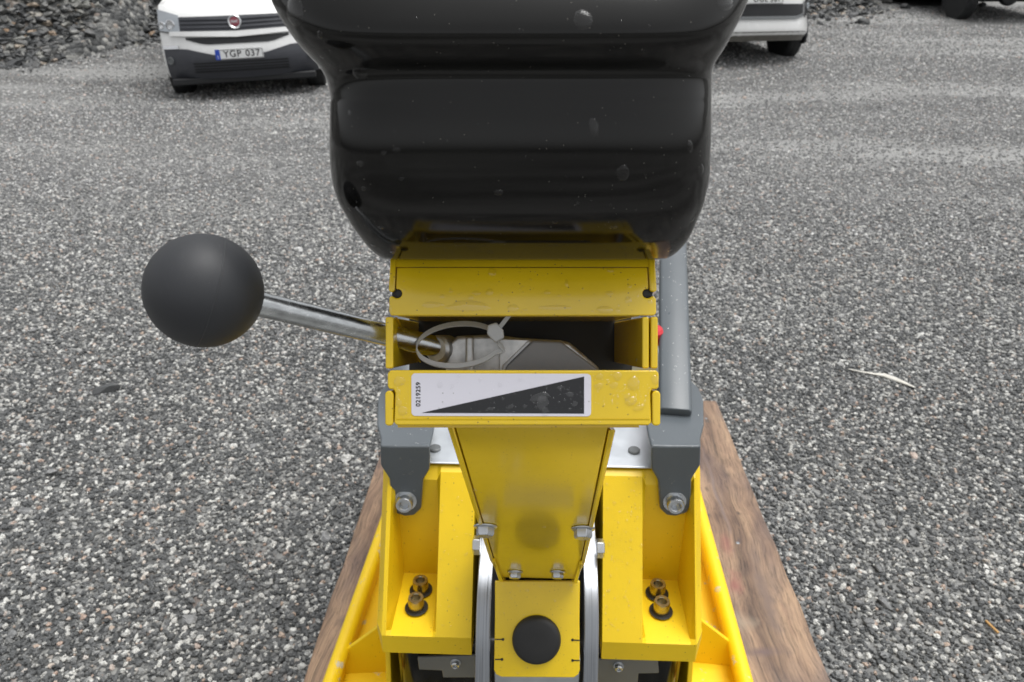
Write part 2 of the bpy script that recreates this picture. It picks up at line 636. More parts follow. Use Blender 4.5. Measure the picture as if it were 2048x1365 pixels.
def text_obj(name, body, size, mat, parent, origin, ux, uy, lift, extrude=0.0, bold=0.0, spacing=1.0):
    cu = bpy.data.curves.new(name, 'FONT')
    cu.body = body
    cu.size = size
    cu.align_x = 'CENTER'
    cu.align_y = 'CENTER'
    cu.offset = bold
    cu.extrude = extrude
    cu.space_character = spacing
    tmp = bpy.data.objects.new(name, cu)
    COL.objects.link(tmp)
    bpy.context.view_layer.update()
    me = bpy.data.meshes.new_from_object(tmp.evaluated_get(bpy.context.evaluated_depsgraph_get()))
    bpy.data.objects.remove(tmp)
    bpy.data.curves.remove(cu)
    ux, uy = Vector(ux).normalized(), Vector(uy).normalized()
    un = ux.cross(uy)
    for v in me.vertices:
        v.co = Vector(origin) + ux * v.co.x + uy * v.co.y + un * (lift + v.co.z)
    me.materials.clear()
    me.materials.append(M[mat])
    me.name = name
    o = bpy.data.objects.new(name, me)
    COL.objects.link(o)
    set_parent(o, parent)
    return o


# ================================================================== SETTING
def ground_sheet():
    xs = np.concatenate([np.linspace(-110, -14, 9), np.linspace(-12, 14, 40), np.linspace(16, 110, 9)])
    ys = np.concatenate([np.linspace(-90, -4, 8), np.linspace(-2, 30, 70), np.linspace(32, 130, 12)])
    v = [(x, y, ground_h(x, y)) for y in ys for x in xs]
    nx = len(xs)
    f = [(j * nx + i, j * nx + i + 1, (j + 1) * nx + i + 1, (j + 1) * nx + i) for j in range(len(ys) - 1) for i in range(nx - 1)]
    return tag(obj('gravel_ground', v, f, 'gravel', smooth='all'), kind='structure')


ground_sheet()

# foot of the rubble bank (x, y)
FOOT = [(-60, 4), (-14, 9.0), (-8.2, 10.2), (-6.6, 11.0), (-6.4, 12.8), (-4.6, 14.2), (0, 14.8), (5, 15.4), (6.6, 16.2), (7.4, 19.2), (11.5, 20.4), (30, 21), (70, 18)]


def foot_y(x):
    for (a, b), (c, d) in zip(FOOT, FOOT[1:]):
        if a <= x <= c:
            return b + (d - b) * (x - a) / (c - a)
    return FOOT[-1][1]


def bank_h(x, y):
    t = y - foot_y(x)
    g = ground_h(x, y)
    if t <= 0:
        return g - 0.05
    w = 0.18 * math.sin(x * 1.7 + y * 0.8) + 0.12 * math.sin(x * 3.9 - y * 2.1)
    return g - 0.05 + min(t * 0.62 + w * min(t, 1), 5.0 + w)


def bank():
    xs = np.concatenate([np.linspace(-58, -13, 10), np.linspace(-12, 16, 85), np.linspace(18, 66, 10)])
    ts = np.concatenate([np.linspace(-0.3, 6, 40), np.linspace(6.5, 11, 8), [18, 40]])
    v = []
    for t in ts:
        for x in xs:
            y = foot_y(x) + t
            v.append((x, y, bank_h(x, y)))
    nx = len(xs)
    f = [(j * nx + i, j * nx + i + 1, (j + 1) * nx + i + 1, (j + 1) * nx + i) for j in range(len(ts) - 1) for i in range(nx - 1)]
    return tag(obj('rubble_slope', v, f, 'bank', smooth='all'), kind='structure')


bank()


def scatter(name, label, cat, verts, faces, mat, dens, smin, smax, flat=0.65, seed=1, patch=None, rough=0.5, power=2.0, vary=None):
    """stones strewn over a sheet (one object; the sheet itself is not drawn)"""
    o = obj(name, verts, faces, mat)
    tag(o, label, cat, kind='stuff')
    ng = bpy.data.node_groups.new(name, 'GeometryNodeTree')
    ng.interface.new_socket('Geometry', in_out='INPUT', socket_type='NodeSocketGeometry')
    ng.interface.new_socket('Geometry', in_out='OUTPUT', socket_type='NodeSocketGeometry')
    n, l = ng.nodes, ng.links
    gi, go = n.new('NodeGroupInput'), n.new('NodeGroupOutput')
    dist = n.new('GeometryNodeDistributePointsOnFaces')
    dist.inputs['Density'].default_value = dens
    dist.inputs['Seed'].default_value = seed
    l.new(gi.outputs[0], dist.inputs['Mesh'])
    if vary:                                # density and size change with the distance y
        for an, fn in zip(('thick', 'size'), vary):
            at = o.data.attributes.new(an, 'FLOAT', 'POINT')
            for i_, vv in enumerate(o.data.vertices):
                at.data[i_].value = fn(vv.co.y)
    if patch:
        pos = n.new('GeometryNodeInputPosition')
        mp = n.new('ShaderNodeVectorMath')
        mp.operation = 'MULTIPLY'
        mp.inputs[1].default_value = patch[0]
        l.new(pos.outputs[0], mp.inputs[0])
        tx = n.new('ShaderNodeTexNoise')
        tx.inputs['Scale'].default_value = 1.0
        tx.inputs['Detail'].default_value = 3
        l.new(mp.outputs[0], tx.inputs['Vector'])
        mr = n.new('ShaderNodeMapRange')
        mr.inputs[1].default_value = 0.43
        mr.inputs[2].default_value = 0.60
        mr.inputs[3].default_value = dens
        mr.inputs[4].default_value = dens * patch[1]
        l.new(tx.outputs[0], mr.inputs[0])
        out_ = mr.outputs[0]
        if vary:
            na = n.new('GeometryNodeInputNamedAttribute')
            na.data_type = 'FLOAT'
            na.inputs['Name'].default_value = 'thick'
            mm = n.new('ShaderNodeMath')
            mm.operation = 'MULTIPLY'
            l.new(out_, mm.inputs[0])
            l.new(na.outputs['Attribute'], mm.inputs[1])
            out_ = mm.outputs[0]
        l.new(out_, dist.inputs['Density'])
    join = n.new('GeometryNodeJoinGeometry')
    for k in range(5):
        ico = n.new('GeometryNodeMeshIcoSphere')
        ico.inputs['Radius'].default_value = 0.5
        ico.inputs['Subdivisions'].default_value = 2
        sp = n.new('GeometryNodeSetPosition')
        p = n.new('GeometryNodeInputPosition')
        ad = n.new('ShaderNodeVectorMath')
        ad.operation = 'ADD'
        ad.inputs[1].default_value = (k * 7.3, k * 3.1, k * 1.7)
        nz = n.new('ShaderNodeTexNoise')
        nz.inputs['Scale'].default_value = 2.2
        nz.inputs['Detail'].default_value = 2
        l.new(p.outputs[0], ad.inputs[0])
        l.new(ad.outputs[0], nz.inputs['Vector'])
        sb = n.new('ShaderNodeVectorMath')
        sb.operation = 'SUBTRACT'
        sb.inputs[1].default_value = (0.5, 0.5, 0.5)
        l.new(nz.outputs['Color'], sb.inputs[0])
        sc = n.new('ShaderNodeVectorMath')
        sc.operation = 'SCALE'
        sc.inputs['Scale'].default_value = rough * 1.6
        l.new(sb.outputs[0], sc.inputs[0])
        l.new(ico.outputs['Mesh'], sp.inputs['Geometry'])
        l.new(sc.outputs[0], sp.inputs['Offset'])
        sm = n.new('GeometryNodeSetMaterial')
        sm.inputs['Material'].default_value = M[mat]
        l.new(sp.outputs[0], sm.inputs['Geometry'])
        g2 = n.new('GeometryNodeGeometryToInstance')
        l.new(sm.outputs[0], g2.inputs[0])
        l.new(g2.outputs[0], join.inputs[0])
    iop = n.new('GeometryNodeInstanceOnPoints')
    iop.inputs['Pick Instance'].default_value = True
    l.new(dist.outputs['Points'], iop.inputs['Points'])
    l.new(join.outputs[0], iop.inputs['Instance'])
    ri = n.new('FunctionNodeRandomValue')
    ri.data_type = 'INT'
    ri.inputs[4].default_value = 0
    ri.inputs[5].default_value = 4
    l.new(ri.outputs[2], iop.inputs['Instance Index'])
    rr = n.new('FunctionNodeRandomValue')
    rr.data_type = 'FLOAT_VECTOR'
    rr.inputs[0].default_value = (-0.45, -0.45, 0)
    rr.inputs[1].default_value = (0.45, 0.45, 6.283)
    l.new(rr.outputs[0], iop.inputs['Rotation'])
    rs = n.new('FunctionNodeRandomValue')
    rs.data_type = 'FLOAT'
    rs.inputs[2].default_value = 0
    rs.inputs[3].default_value = 1
    rs.inputs['Seed'].default_value = 5
    pw = n.new('ShaderNodeMath')
    pw.operation = 'POWER'
    pw.inputs[1].default_value = power
    l.new(rs.outputs[1], pw.inputs[0])
    ms = n.new('ShaderNodeMapRange')
    ms.inputs[3].default_value = smin
    ms.inputs[4].default_value = smax
    l.new(pw.outputs[0], ms.inputs[0])
    rv = n.new('FunctionNodeRandomValue')
    rv.data_type = 'FLOAT_VECTOR'
    rv.inputs[0].default_value = (0.75, 0.75, flat * 0.75)
    rv.inputs[1].default_value = (1.35, 1.1, flat * 1.25)
    rv.inputs['Seed'].default_value = 9
    vm = n.new('ShaderNodeVectorMath')
    vm.operation = 'SCALE'
    l.new(rv.outputs[0], vm.inputs[0])
    if vary:
        nb = n.new('GeometryNodeInputNamedAttribute')
        nb.data_type = 'FLOAT'
        nb.inputs['Name'].default_value = 'size'
        mb = n.new('ShaderNodeMath')
        mb.operation = 'MULTIPLY'
        l.new(ms.outputs[0], mb.inputs[0])
        l.new(nb.outputs['Attribute'], mb.inputs[1])
        l.new(mb.outputs[0], vm.inputs['Scale'])
    else:
        l.new(ms.outputs[0], vm.inputs['Scale'])
    l.new(vm.outputs[0], iop.inputs['Scale'])
    ti = n.new('GeometryNodeTranslateInstances')
    ti.inputs['Local Space'].default_value = False
    rz = n.new('FunctionNodeRandomValue')
    rz.data_type = 'FLOAT_VECTOR'
    rz.inputs[0].default_value = (0, 0, -0.1 * smin)
    rz.inputs[1].default_value = (0, 0, 0.45 * smin + 0.06 * smax)
    rz.inputs['Seed'].default_value = 21
    l.new(iop.outputs[0], ti.inputs['Instances'])
    l.new(rz.outputs[0], ti.inputs['Translation'])
    l.new(ti.outputs[0], go.inputs[0])
    md = o.modifiers.new('scatter', 'NODES')
    md.node_group = ng
    return o


def grid_patch(x0, x1, y0, y1, nx, ny, fn):
    v = [(x, y, fn(x, y)) for y in np.linspace(y0, y1, ny + 1) for x in np.linspace(x0, x1, nx + 1)]
    f = [(j * (nx + 1) + i, j * (nx + 1) + i + 1, (j + 1) * (nx + 1) + i + 1, (j + 1) * (nx + 1) + i) for j in range(ny) for i in range(nx)]
    return v, f


def wedge(y0, y1, ny, m=0.35):
    """the ground in view between two distances, with a margin"""
    v, f = [], []
    ks = np.linspace(-1, 1, 9)
    for y in np.linspace(y0, y1, ny + 1):
        for k_ in ks:
            x = k_ * (0.80 * y + m)
            v.append((x, y, ground_h(x, y) + 0.001))
    for j in range(ny):
        for i in range(8):
            a = j * 9 + i
            f.append((a, a + 1, a + 10, a + 9))
    return v, f


def lin(pts):
    return lambda y: interp(pts, y)


def interp(pts, z):
    if z <= pts[0][0]:
        return pts[0][1]
    for (a, b), (c, d) in zip(pts, pts[1:]):
        if z <= c:
            return b + (d - b) * (z - a) / (c - a)
    return pts[-1][1]


scatter('gravel', 'fine dark grey, white and pinkish gravel covering the yard around the pallet', 'gravel',
        *wedge(0.75, 4.6, 26), 'pebble', 21000, 0.0045, 0.0145, 0.8, 3, (FINES, 0.9), 0.5, 1.7,
        (lin([(1.8, 1), (2.6, 0.72), (3.6, 0.3), (4.6, 0.0)]), lin([(2.0, 1.0), (4.6, 1.25)])))
scatter('gravel', 'paler gravel of the open yard between the compactor and the parked vehicles', 'gravel',
        *wedge(2.0, 17.0, 50), 'pebble_pale', 6500, 0.006, 0.018, 0.75, 4, (FINES, 0.10), 0.5, 1.9,
        (lin([(2.0, 0), (4.0, 1.0), (5.5, 0.75), (7.5, 0.42), (10, 0.26), (14, 0.16)]), lin([(4, 1.0), (7, 1.25), (12, 1.9)])))


scatter('gravel', 'scattered larger stones lying loose on top of the yard gravel', 'gravel',
        *wedge(0.8, 9.0, 20), 'pebble_pale', 26, 0.014, 0.040, 0.6, 14, (FINES, 0.7), 0.6, 2.6,
        (lin([(0, 1), (9, 0.5)]), lin([(0, 0.9), (9, 1.2)])))


def bank_patch(x0, x1, nx, t0, t1, nt):
    xs, ts = np.linspace(x0, x1, nx + 1), np.linspace(t0, t1, nt + 1)
    v = []
    for t in ts:
        for x in xs:
            y = foot_y(x) + t
            v.append((x, y, max(bank_h(x, y), ground_h(x, y))))
    f = [(j * (nx + 1) + i, j * (nx + 1) + i + 1, (j + 1) * (nx + 1) + i + 1, (j + 1) * (nx + 1) + i) for j in range(nt) for i in range(nx)]
    return v, f


scatter('rubble', 'dark broken stones heaped into the bank behind the parked vehicles', 'rubble',
        *bank_patch(-13, 15, 60, -0.25, 3.6, 14), 'rock', 330, 0.03, 0.17, 0.6, 8, None, 0.75, 2.2)
scatter('rubble', 'loose dark stones scattered on the gravel along the foot of the bank', 'rubble',
        *bank_patch(-13, 15, 60, -1.3, -0.2, 4), 'rock', 38, 0.02, 0.10, 0.55, 9, None, 0.75, 2.2)

# ================================================================== VEHICLES


class Vehicle:
    def __init__(s, name, label, cat, loc, yaw, pitch, hw, nose, sweep, back, body_mat, wheel_r, track, axle, wheelbase, belt=1.0, clear=0.3):
        s.hw, s.nose, s.sweep = hw, nose, sweep
        s.t = thing(name, label, cat, loc, (pitch, 0, yaw))
        prof = [(y, z, 1.0) for z, y in nose] + back
        k = len(prof)
        us = np.linspace(-1, 1, 25)
        v, f = [], []
        for u in us:
            for (y, z, nf) in prof:
                w = hw * (1 - 0.16 * max(0, (z - belt)) / 0.85)
                v.append((u * w, y + nf * sweep * abs(u) ** 3.2, z))
        for i in range(len(us) - 1):
            for j in range(k - 1):
                a = i * k + j
                f.append((a, a + 1, a + k + 1, a + k))
            f.append((i * k + k - 1, i * k, i * k + k, i * k + 2 * k - 1))
        f.append(tuple(range(k)))
        f.append(tuple((len(us) - 1) * k + j for j in range(k - 1, -1, -1)))
        s.body = obj('body', v, f, body_mat, s.t, smooth=True, bevel=0.02, seg=2, angle=30)
        for y in (axle, axle + wheelbase):
            for sd in (-1, 1):
                s.wheel(sd * track, y, wheel_r, sd)

    def y(s, x, z):
        return interp(s.nose, z) + s.sweep * abs(x / s.hw) ** 3.2

    def wheel(s, x, y, r, sd):
        w = 0.105
        hub = bpy.data.objects.new('wheel', None)
        COL.objects.link(hub)
        hub.parent = s.t
        g = G().lathe([(r * 0.62, -w), (r * 0.9, -w * 1.02), (r * 0.985, -w * 0.8), (r, -w * 0.5), (r * 0.99, -w * 0.45), (r, -w * 0.4), (r, w * 0.4),
                       (r * 0.99, w * 0.45), (r, w * 0.5), (r * 0.985, w * 0.8), (r * 0.9, w * 1.02), (r * 0.62, w)], (x, y, r), (sd, 0, 0), 40)
        g.make('tyre', 'tyre', hub, smooth=True)
        g = G().lathe([(r * 0.64, w * 0.3), (r * 0.64, w * 0.98), (r * 0.6, w * 0.95), (r * 0.52, w * 0.55), (r * 0.2, w * 0.8), (r * 0.08, w * 0.85)], (x, y, r), (sd, 0, 0), 40)
        for q in range(5):
            a = q * 2 * math.pi / 5
            d = Vector((0, math.cos(a), math.sin(a)))
            e = Vector((0, -math.sin(a), math.cos(a)))
            c = Vector((x + sd * w * 0.62, y, r))
            g.prism([c + d * r * 0.12 + e * 0.03, c + d * r * 0.6 + e * 0.022, c + d * r * 0.6 - e * 0.022, c + d * r * 0.12 - e * 0.03], (sd * 0.03, 0, 0))
        g.make('rim', 'rim', hub, smooth=True)
        # black disc on the body side, painting in the shade of a wheel arch
        a0 = [2 * math.pi * q / 24 for q in range(24)]
        xo = sd * (s.hw + 0.004)
        G().prism([(xo, y + math.cos(a) * (r + 0.07), max(0.22, r + 0.02 + math.sin(a) * (r + 0.07))) for a in a0], (-sd * 0.03, 0, 0)).make('arch_disc', 'car_black', s.t)

    def strip(s, name, mat, x0, x1, lo, hi, off, parent=None, nx=14, nz=4, thick=0.02, smooth=True):
        """a panel that follows the curved nose between two edges z = lo(x), hi(x)"""
        lo = lo if callable(lo) else (lambda x, c=lo: c)
        hi = hi if callable(hi) else (lambda x, c=hi: c)
        v, f = [], []
        m = (nx + 1) * (nz + 1)
        for lay in (0, 1):
            for j in range(nz + 1):
                for i in range(nx + 1):
                    x = x0 + (x1 - x0) * i / nx
                    z = lo(x) + (hi(x) - lo(x)) * j / nz
                    v.append((x, s.y(x, z) - off + lay * thick, z))
        for j in range(nz):
            for i in range(nx):
                a = j * (nx + 1) + i
                q = (a, a + 1, a + nx + 2, a + nx + 1)
                f.append(q)
                f.append(tuple(m + t for t in q[::-1]))
        edge = [i for i in range(nx + 1)] + [j * (nx + 1) + nx for j in range(1, nz + 1)] + [nz * (nx + 1) + i for i in range(nx - 1, -1, -1)] + [j * (nx + 1) for j in range(nz - 1, 0, -1)]
        for a, b in zip(edge, edge[1:] + edge[:1]):
            f.append((a, a + m, b + m, b))
        return obj(name, v, f, mat, parent or s.t, smooth=smooth, angle=40)

    def plate(s, text, x, z, off, tilt=0.0, size=0.088, blue=True, w=0.52, h=0.11):
        y = s.y(x, z) - off
        p = G().box((x - w / 2, y - 0.006, z - h / 2), (x + w / 2, y, z + h / 2)).make('number_plate', 'plate_white', s.t, bevel=0.003)
        # dark printed rim
        g = G()
        for a, b in (((x - w / 2 + .004, z - h / 2 + .004), (x + w / 2 - .004, z - h / 2 + .009)), ((x - w / 2 + .004, z + h / 2 - .009), (x + w / 2 - .004, z + h / 2 - .004)),
                     ((x + w / 2 - .009, z - h / 2 + .009), (x + w / 2 - .004, z + h / 2 - .009))):
            g.box((a[0], y - 0.0075, a[1]), (b[0], y - 0.0065, b[1]))
        g.make('rim_line', 'black_print', p)
        if blue:
            G().box((x - w / 2 + .001, y - 0.009, z - h / 2 + .001), (x - w / 2 + 0.052, y - 0.0062, z + h / 2 - .001)).make('blue_band', 'plate_blue', p)
            text_obj('country_letter', 'S', 0.04, 'plate_white', p, (x - w / 2 + 0.027, y - 0.0092, z - 0.028), (1, 0, 0), (0, 0, 1), 0.001)
        for word, dx in zip(text.split(), (-0.105, 0.115)):
            text_obj('registration', word, size, 'black_print', p, (x + 0.03 + dx, y - 0.0064, z), (1, 0, 0), (0, 0, 1), 0.0012, bold=0.0012, spacing=1.12)
        return p

    def cabin(s, z0, y0, z1, y1, yb):
        """windscreen and side windows as dark glass set just proud of the shell"""
        def wd(z):
            return s.hw * (1 - 0.16 * max(0, z - 1.0) / 0.85)
        n = Vector((0, -(z1 - z0), (y1 - y0))).normalized() * 0.012
        g = G().prism([Vector((-wd(z0) + .1, y0, z0)) + n, Vector((wd(z0) - .1, y0, z0)) + n, Vector((wd(z1) - .09, y1, z1)) + n, Vector((-wd(z1) + .09, y1, z1)) + n], -n * 3)
        g.make('windscreen', 'glass', s.t, bevel=0.01)
        for sd in (-1, 1):
            for (a, b) in ((y1 - 0.35, y1 + 0.6), (y1 + 0.68, yb)):
                za, zb = z0 + 0.06, z1 - 0.05
                G().prism([(sd * (wd(za) + .004), a if a > y0 + .3 else y0 + 0.3, za), (sd * (wd(za) + .004), b, za), (sd * (wd(zb) + .004), b, zb), (sd * (wd(zb) + .004), max(a + 0.15, y1 + 0.02 if a < y1 else a), zb)],
                          (-sd * 0.02, 0, 0)).make('side_window', 'glass', s.t)


def white_van():
    yaw = R(15)
    F = W(482, 107, 8.35)
    gz = ground_h(F.x - 0.3, F.y + 0.75)
    nose = [(0.24, 0.10), (0.30, 0.03), (0.42, 0.0), (0.52, 0.012), (0.62, 0.04), (0.74, 0.075), (0.86, 0.125), (0.93, 0.18)]
    back = [(0.35, 1.02, 0.8), (0.95, 1.14, 0.5), (1.75, 1.74, 0.15), (2.1, 1.82, 0.05), (2.6, 1.845, 0), (4.25, 1.83, 0), (4.38, 1.7, 0), (4.40, 0.5, 0), (4.35, 0.26, 0)]
    c = Vehicle('parked_van', 'white van with dark grille and bumper, plate YGP 037, parked facing the yard', 'van',
                (F.x, F.y, gz), yaw, R(-2.5), 0.87, nose, 0.30, back, 'car_white', 0.325, 0.79, 0.78, 2.75)
    c.t.rotation_euler.y = R(-2.0)         # the yard is uneven there
    # grille band with ribs
    g = c.strip('grille', 'car_plastic', -0.61, 0.61, lambda x: 0.715 + 0.03 * abs(x), lambda x: 0.872 + 0.02 * abs(x) ** 2, 0.012)
    for zz in (0.748, 0.79, 0.832):
        c.strip('rib', 'car_plastic', -0.6, 0.6, lambda x, q=zz: q + 0.025 * abs(x), lambda x, q=zz: q + 0.016 + 0.025 * abs(x), 0.026, g, nz=1)
    # headlights
    for sd in (-1, 1):
        a, b = (-0.862, -0.61) if sd < 0 else (0.61, 0.862)
        h = c.strip('headlight', 'lens', a, b, lambda x: 0.715 + 0.22 * (max(abs(x) - 0.625, 0)) ** 1.3, lambda x: 0.895 + 0.30 * (max(abs(x) - 0.6, 0)), 0.014, nx=8)
        for xx, rr in ((0.71, 0.055), (0.82, 0.04)):
            yy = c.y(xx, 0.8) - 0.02
            G().lathe([(rr, 0), (rr, 0.012), (rr * .8, 0.018), (rr * .7, 0.008), (0.0, 0.004)], (sd * xx, yy, 0.805), (sd * 0.3, -1, 0), 20).make('reflector', 'chrome', h, smooth=True)
        c.strip('headlight_edge', 'car_black', a, b, lambda x: 0.703 + 0.22 * (max(abs(x) - 0.625, 0)) ** 1.3, lambda x: 0.714 + 0.22 * (max(abs(x) - 0.625, 0)) ** 1.3, 0.016, h, nx=8, nz=1)
    # white bar, slim intake, black lower bumper
    c.strip('bonnet_bar', 'car_white', -0.74, 0.74, lambda x: 0.652 + 0.05 * abs(x), lambda x: 0.712 + 0.03 * abs(x), 0.03, nz=2)
    c.strip('intake', 'car_black', -0.56, 0.56, lambda x: 0.585 + (0.058 * max(0, (abs(x) - 0.36) / 0.2)), lambda x: 0.648 + 0.03 * abs(x), 0.008)
    lb = c.strip('lower_bumper', 'car_plastic', -0.84, 0.84, lambda x: 0.215 + 0.02 * abs(x), lambda x: 0.475 + 0.075 * min(1, max(0, (abs(x) - 0.28) / 0.3)), 0.022, nx=24, nz=6, thick=0.05)
    for zz in (0.292, 0.322, 0.352, 0.382):
        c.strip('slot', 'car_black', -0.52, 0.52, zz, zz + 0.017, 0.026, lb, nz=1)
    for sd in (-1, 1):
        a, b = (-0.85, -0.66) if sd < 0 else (0.66, 0.85)
        c.strip('marker_trim', 'chrome', a, b, 0.553, 0.585, 0.03, nx=6, nz=1)
        yy = c.y(0.77, 0.42) - 0.026
        G().lathe([(0.042, 0), (0.042, 0.012), (0.034, 0.014), (0.03, 0.006)], (sd * 0.775, yy, 0.43), (sd * 0.5, -1, 0), 20).make('fog_lamp', 'grey_plate', lb, smooth=True)
    G().box((-0.8, 0.12, 0.16), (0.8, 0.3, 0.24)).make('underpanel', 'car_black', c.t, bevel=0.02)
    # emblem
    e = Vector((0, c.y(0, 0.80) - 0.03, 0.805))
    em = G().lathe([(0.070, 0), (0.072, 0.012), (0.064, 0.02), (0.055, 0.014), (0.053, 0.008)], e, (0, -1, 0.12), 32).make('emblem', 'chrome', c.t, smooth=True)
    G().lathe([(0.052, 0.004), (0.052, 0.012), (0.045, 0.014)], e, (0, -1, 0.12), 32).make('emblem_disc', 'emblem_red', em, smooth=True)
    text_obj('emblem_letters', 'FIAT', 0.038, 'chrome', em, e + Vector((0, -0.0155, 0.002)), (1, 0, 0), (0, 0.12, 1), 0.001, bold=0.0006)
    c.plate('YGP 037', 0.0, 0.475, 0.032, size=0.098)
    c.cabin(1.16, 0.98, 1.70, 1.70, 3.9)
    for sd in (-1, 1):
        G().box((sd * 0.93 if sd > 0 else -1.1, 1.35, 1.12), (1.1 if sd > 0 else -0.93, 1.45, 1.36)).make('wing_mirror', 'car_plastic', c.t, bevel=0.03, seg=3)


def white_car():
    yaw = R(17)
    gw = Vector((3.47, 11.62, 0))
    bx, rx = Vector((-math.sin(yaw), math.cos(yaw), 0)), Vector((math.cos(yaw), math.sin(yaw), 0))
    F = gw - bx * 0.80 - rx * 0.76
    gz = ground_h(F.x - 0.2, F.y + 0.8)
    nose = [(0.30, 0.08), (0.36, 0.01), (0.42, 0.0), (0.56, 0.045), (0.75, 0.06), (0.95, 0.09), (1.08, 0.17)]
    back = [(0.4, 1.16, 0.8), (1.05, 1.25, 0.5), (1.75, 1.78, 0.15), (2.2, 1.92, 0.05), (2.8, 1.95, 0), (4.7, 1.93, 0), (4.85, 1.8, 0), (4.88, 0.6, 0), (4.8, 0.32, 0)]
    c = Vehicle('parked_van', 'white van with grey-trimmed lower grille and dirty lower lip, beside the rubble bank', 'van',
                (F.x, F.y, gz), yaw, R(-4.0), 0.90, nose, 0.42, back, 'car_white', 0.325, 0.805, 0.80, 2.95)
    c.strip('lower_grille', 'car_black', -0.60, 0.60, 0.575, 0.72, 0.012, nz=3)
    t = c.strip('grille_trim', 'grey_plate', -0.66, 0.66, lambda x: 0.535 + 0.05 * max(0, (abs(x) - 0.5) / 0.16), lambda x: 0.572 + 0.05 * max(0, (abs(x) - 0.5) / 0.16), 0.022, nz=1)
    for sd in (-1, 1):
        a, b = (-0.66, -0.62) if sd < 0 else (0.62, 0.66)
        c.strip('trim_end', 'chrome', a, b, 0.58, 0.76, 0.024, t, nx=2, nz=3)
        a, b = (-0.84, -0.675) if sd < 0 else (0.675, 0.84)
        p = c.strip('fog_pocket', 'car_black', a, b, lambda x: 0.56 + 0.35 * (abs(x) - 0.675), 0.78, 0.012, nx=5, nz=3)
        yy = c.y(0.755, 0.69) - 0.015
        G().lathe([(0.04, 0), (0.04, 0.012), (0.03, 0.014)], (sd * 0.755, yy, 0.70), (sd * 0.6, -1, 0), 18).make('fog_lamp', 'lens', p, smooth=True)
    c.strip('upper_grille', 'car_black', -0.62, 0.62, 0.86, 0.98, 0.012, nz=3)
    for sd in (-1, 1):
        a, b = (-0.88, -0.64) if sd < 0 else (0.64, 0.88)
        c.strip('headlight', 'lens', a, b, 0.86, 1.03, 0.014, nx=6)
    c.strip('lower_lip', 'dirt_grey', -0.74, 0.74, lambda x: 0.27, lambda x: 0.385, 0.006, nz=2, thick=0.06)
    c.plate('OGL 387', -0.05, 0.775, 0.03, size=0.098, blue=False)
    c.cabin(1.28, 1.1, 1.76, 1.72, 4.3)


def dark_pickup():
    yaw = R(6)
    gw = Vector((7.78, 15.3, 0))
    bx, rx = Vector((-math.sin(yaw), math.cos(yaw), 0)), Vector((math.cos(yaw), math.sin(yaw), 0))
    F = gw - bx * 0.80 + rx * 0.80
    gz = ground_h(F.x, F.y + 0.8)
    nose = [(0.55, 0.22), (0.60, 0.06), (0.70, 0.0), (0.9, 0.01), (1.08, 0.06), (1.18, 0.13)]
    back = [(0.4, 1.24, 0.8), (1.25, 1.32, 0.5), (1.95, 1.82, 0.12), (2.3, 1.90, 0.05), (3.3, 1.88, 0), (3.5, 1.3, 0), (5.1, 1.28, 0), (5.2, 1.2, 0), (5.2, 0.65, 0), (5.1, 0.5, 0)]
    c = Vehicle('parked_pickup', 'dark pickup parked against the rubble bank, only its wheels in view', 'pickup',
                (F.x, F.y, gz), yaw, R(-4.0), 0.93, nose, 0.25, back, 'car_dark', 0.385, 0.835, 0.80, 3.1)
    G().lathe([(0.10, 0), (0.16, 0.03), (0.18, 0.1), (0.16, 0.17), (0.10, 0.2)], (-0.25, 0.28, 0.42), (0.1, 1, 0), 20).make('differential_housing', 'car_black', c.t, smooth=True)
    G().tube([(-0.8, 0.8, 0.38), (0.8, 0.8, 0.38)], 0.05, 12).make('axle', 'car_black', c.t, smooth=True)
    c.strip('grille', 'car_black', -0.6, 0.6, 0.85, 1.05, 0.012, nz=3)
    for sd in (-1, 1):
        a, b = (-0.9, -0.63) if sd < 0 else (0.63, 0.9)
        c.strip('headlight', 'lens', a, b, 0.9, 1.08, 0.014, nx=6)
    c.cabin(1.36, 1.3, 1.80, 1.92, 3.0)


white_van()
white_car()
dark_pickup()

# ================================================================== PALLET
PZ = 0.144
pal = thing('wooden_pallet', 'weathered brown wooden pallet under the yellow plate compactor', 'pallet', (0.063, 1.24, 0), world_parts=True)
M['wood_a'] = wood('pallet_wood_clear', [(-0.335, 1.02, 0.035, 0.02, (0.13, 0.09, 0.07), 0.8)])
M['wood_b'] = wood('pallet_wood_stained', [(0.418, 1.14, 0.020, 0.045, (0.22, 0.075, 0.065), 0.75), (0.418, 1.26, 0.018, 0.04, (0.22, 0.075, 0.065), 0.6),
                                           (0.418, 1.035, 0.026, 0.026, (0.30, 0.25, 0.19), 0.5), (0.428, 0.965, 0.045, 0.014, (0.12, 0.08, 0.075), 0.85),
                                           (0.475, 1.10, 0.016, 0.16, (0.15, 0.105, 0.085), 0.85), (0.43, 1.42, 0.006, 0.2, (0.16, 0.12, 0.11), 0.8),
                                           (0.388, 1.355, 0.014, 0.012, (0.05, 0.045, 0.045), 0.9), (0.468, 1.36, 0.006, 0.009, (0.05, 0.03, 0.025), 0.9),
                                           (0.448, 1.27, 0.008, 0.012, (0.06, 0.04, 0.04), 0.85), (0.41, 1.45, 0.007, 0.010, (0.06, 0.04, 0.03), 0.8), (0.46, 1.74, 0.01, 0.014, (0.05, 0.05, 0.05), 0.7)])


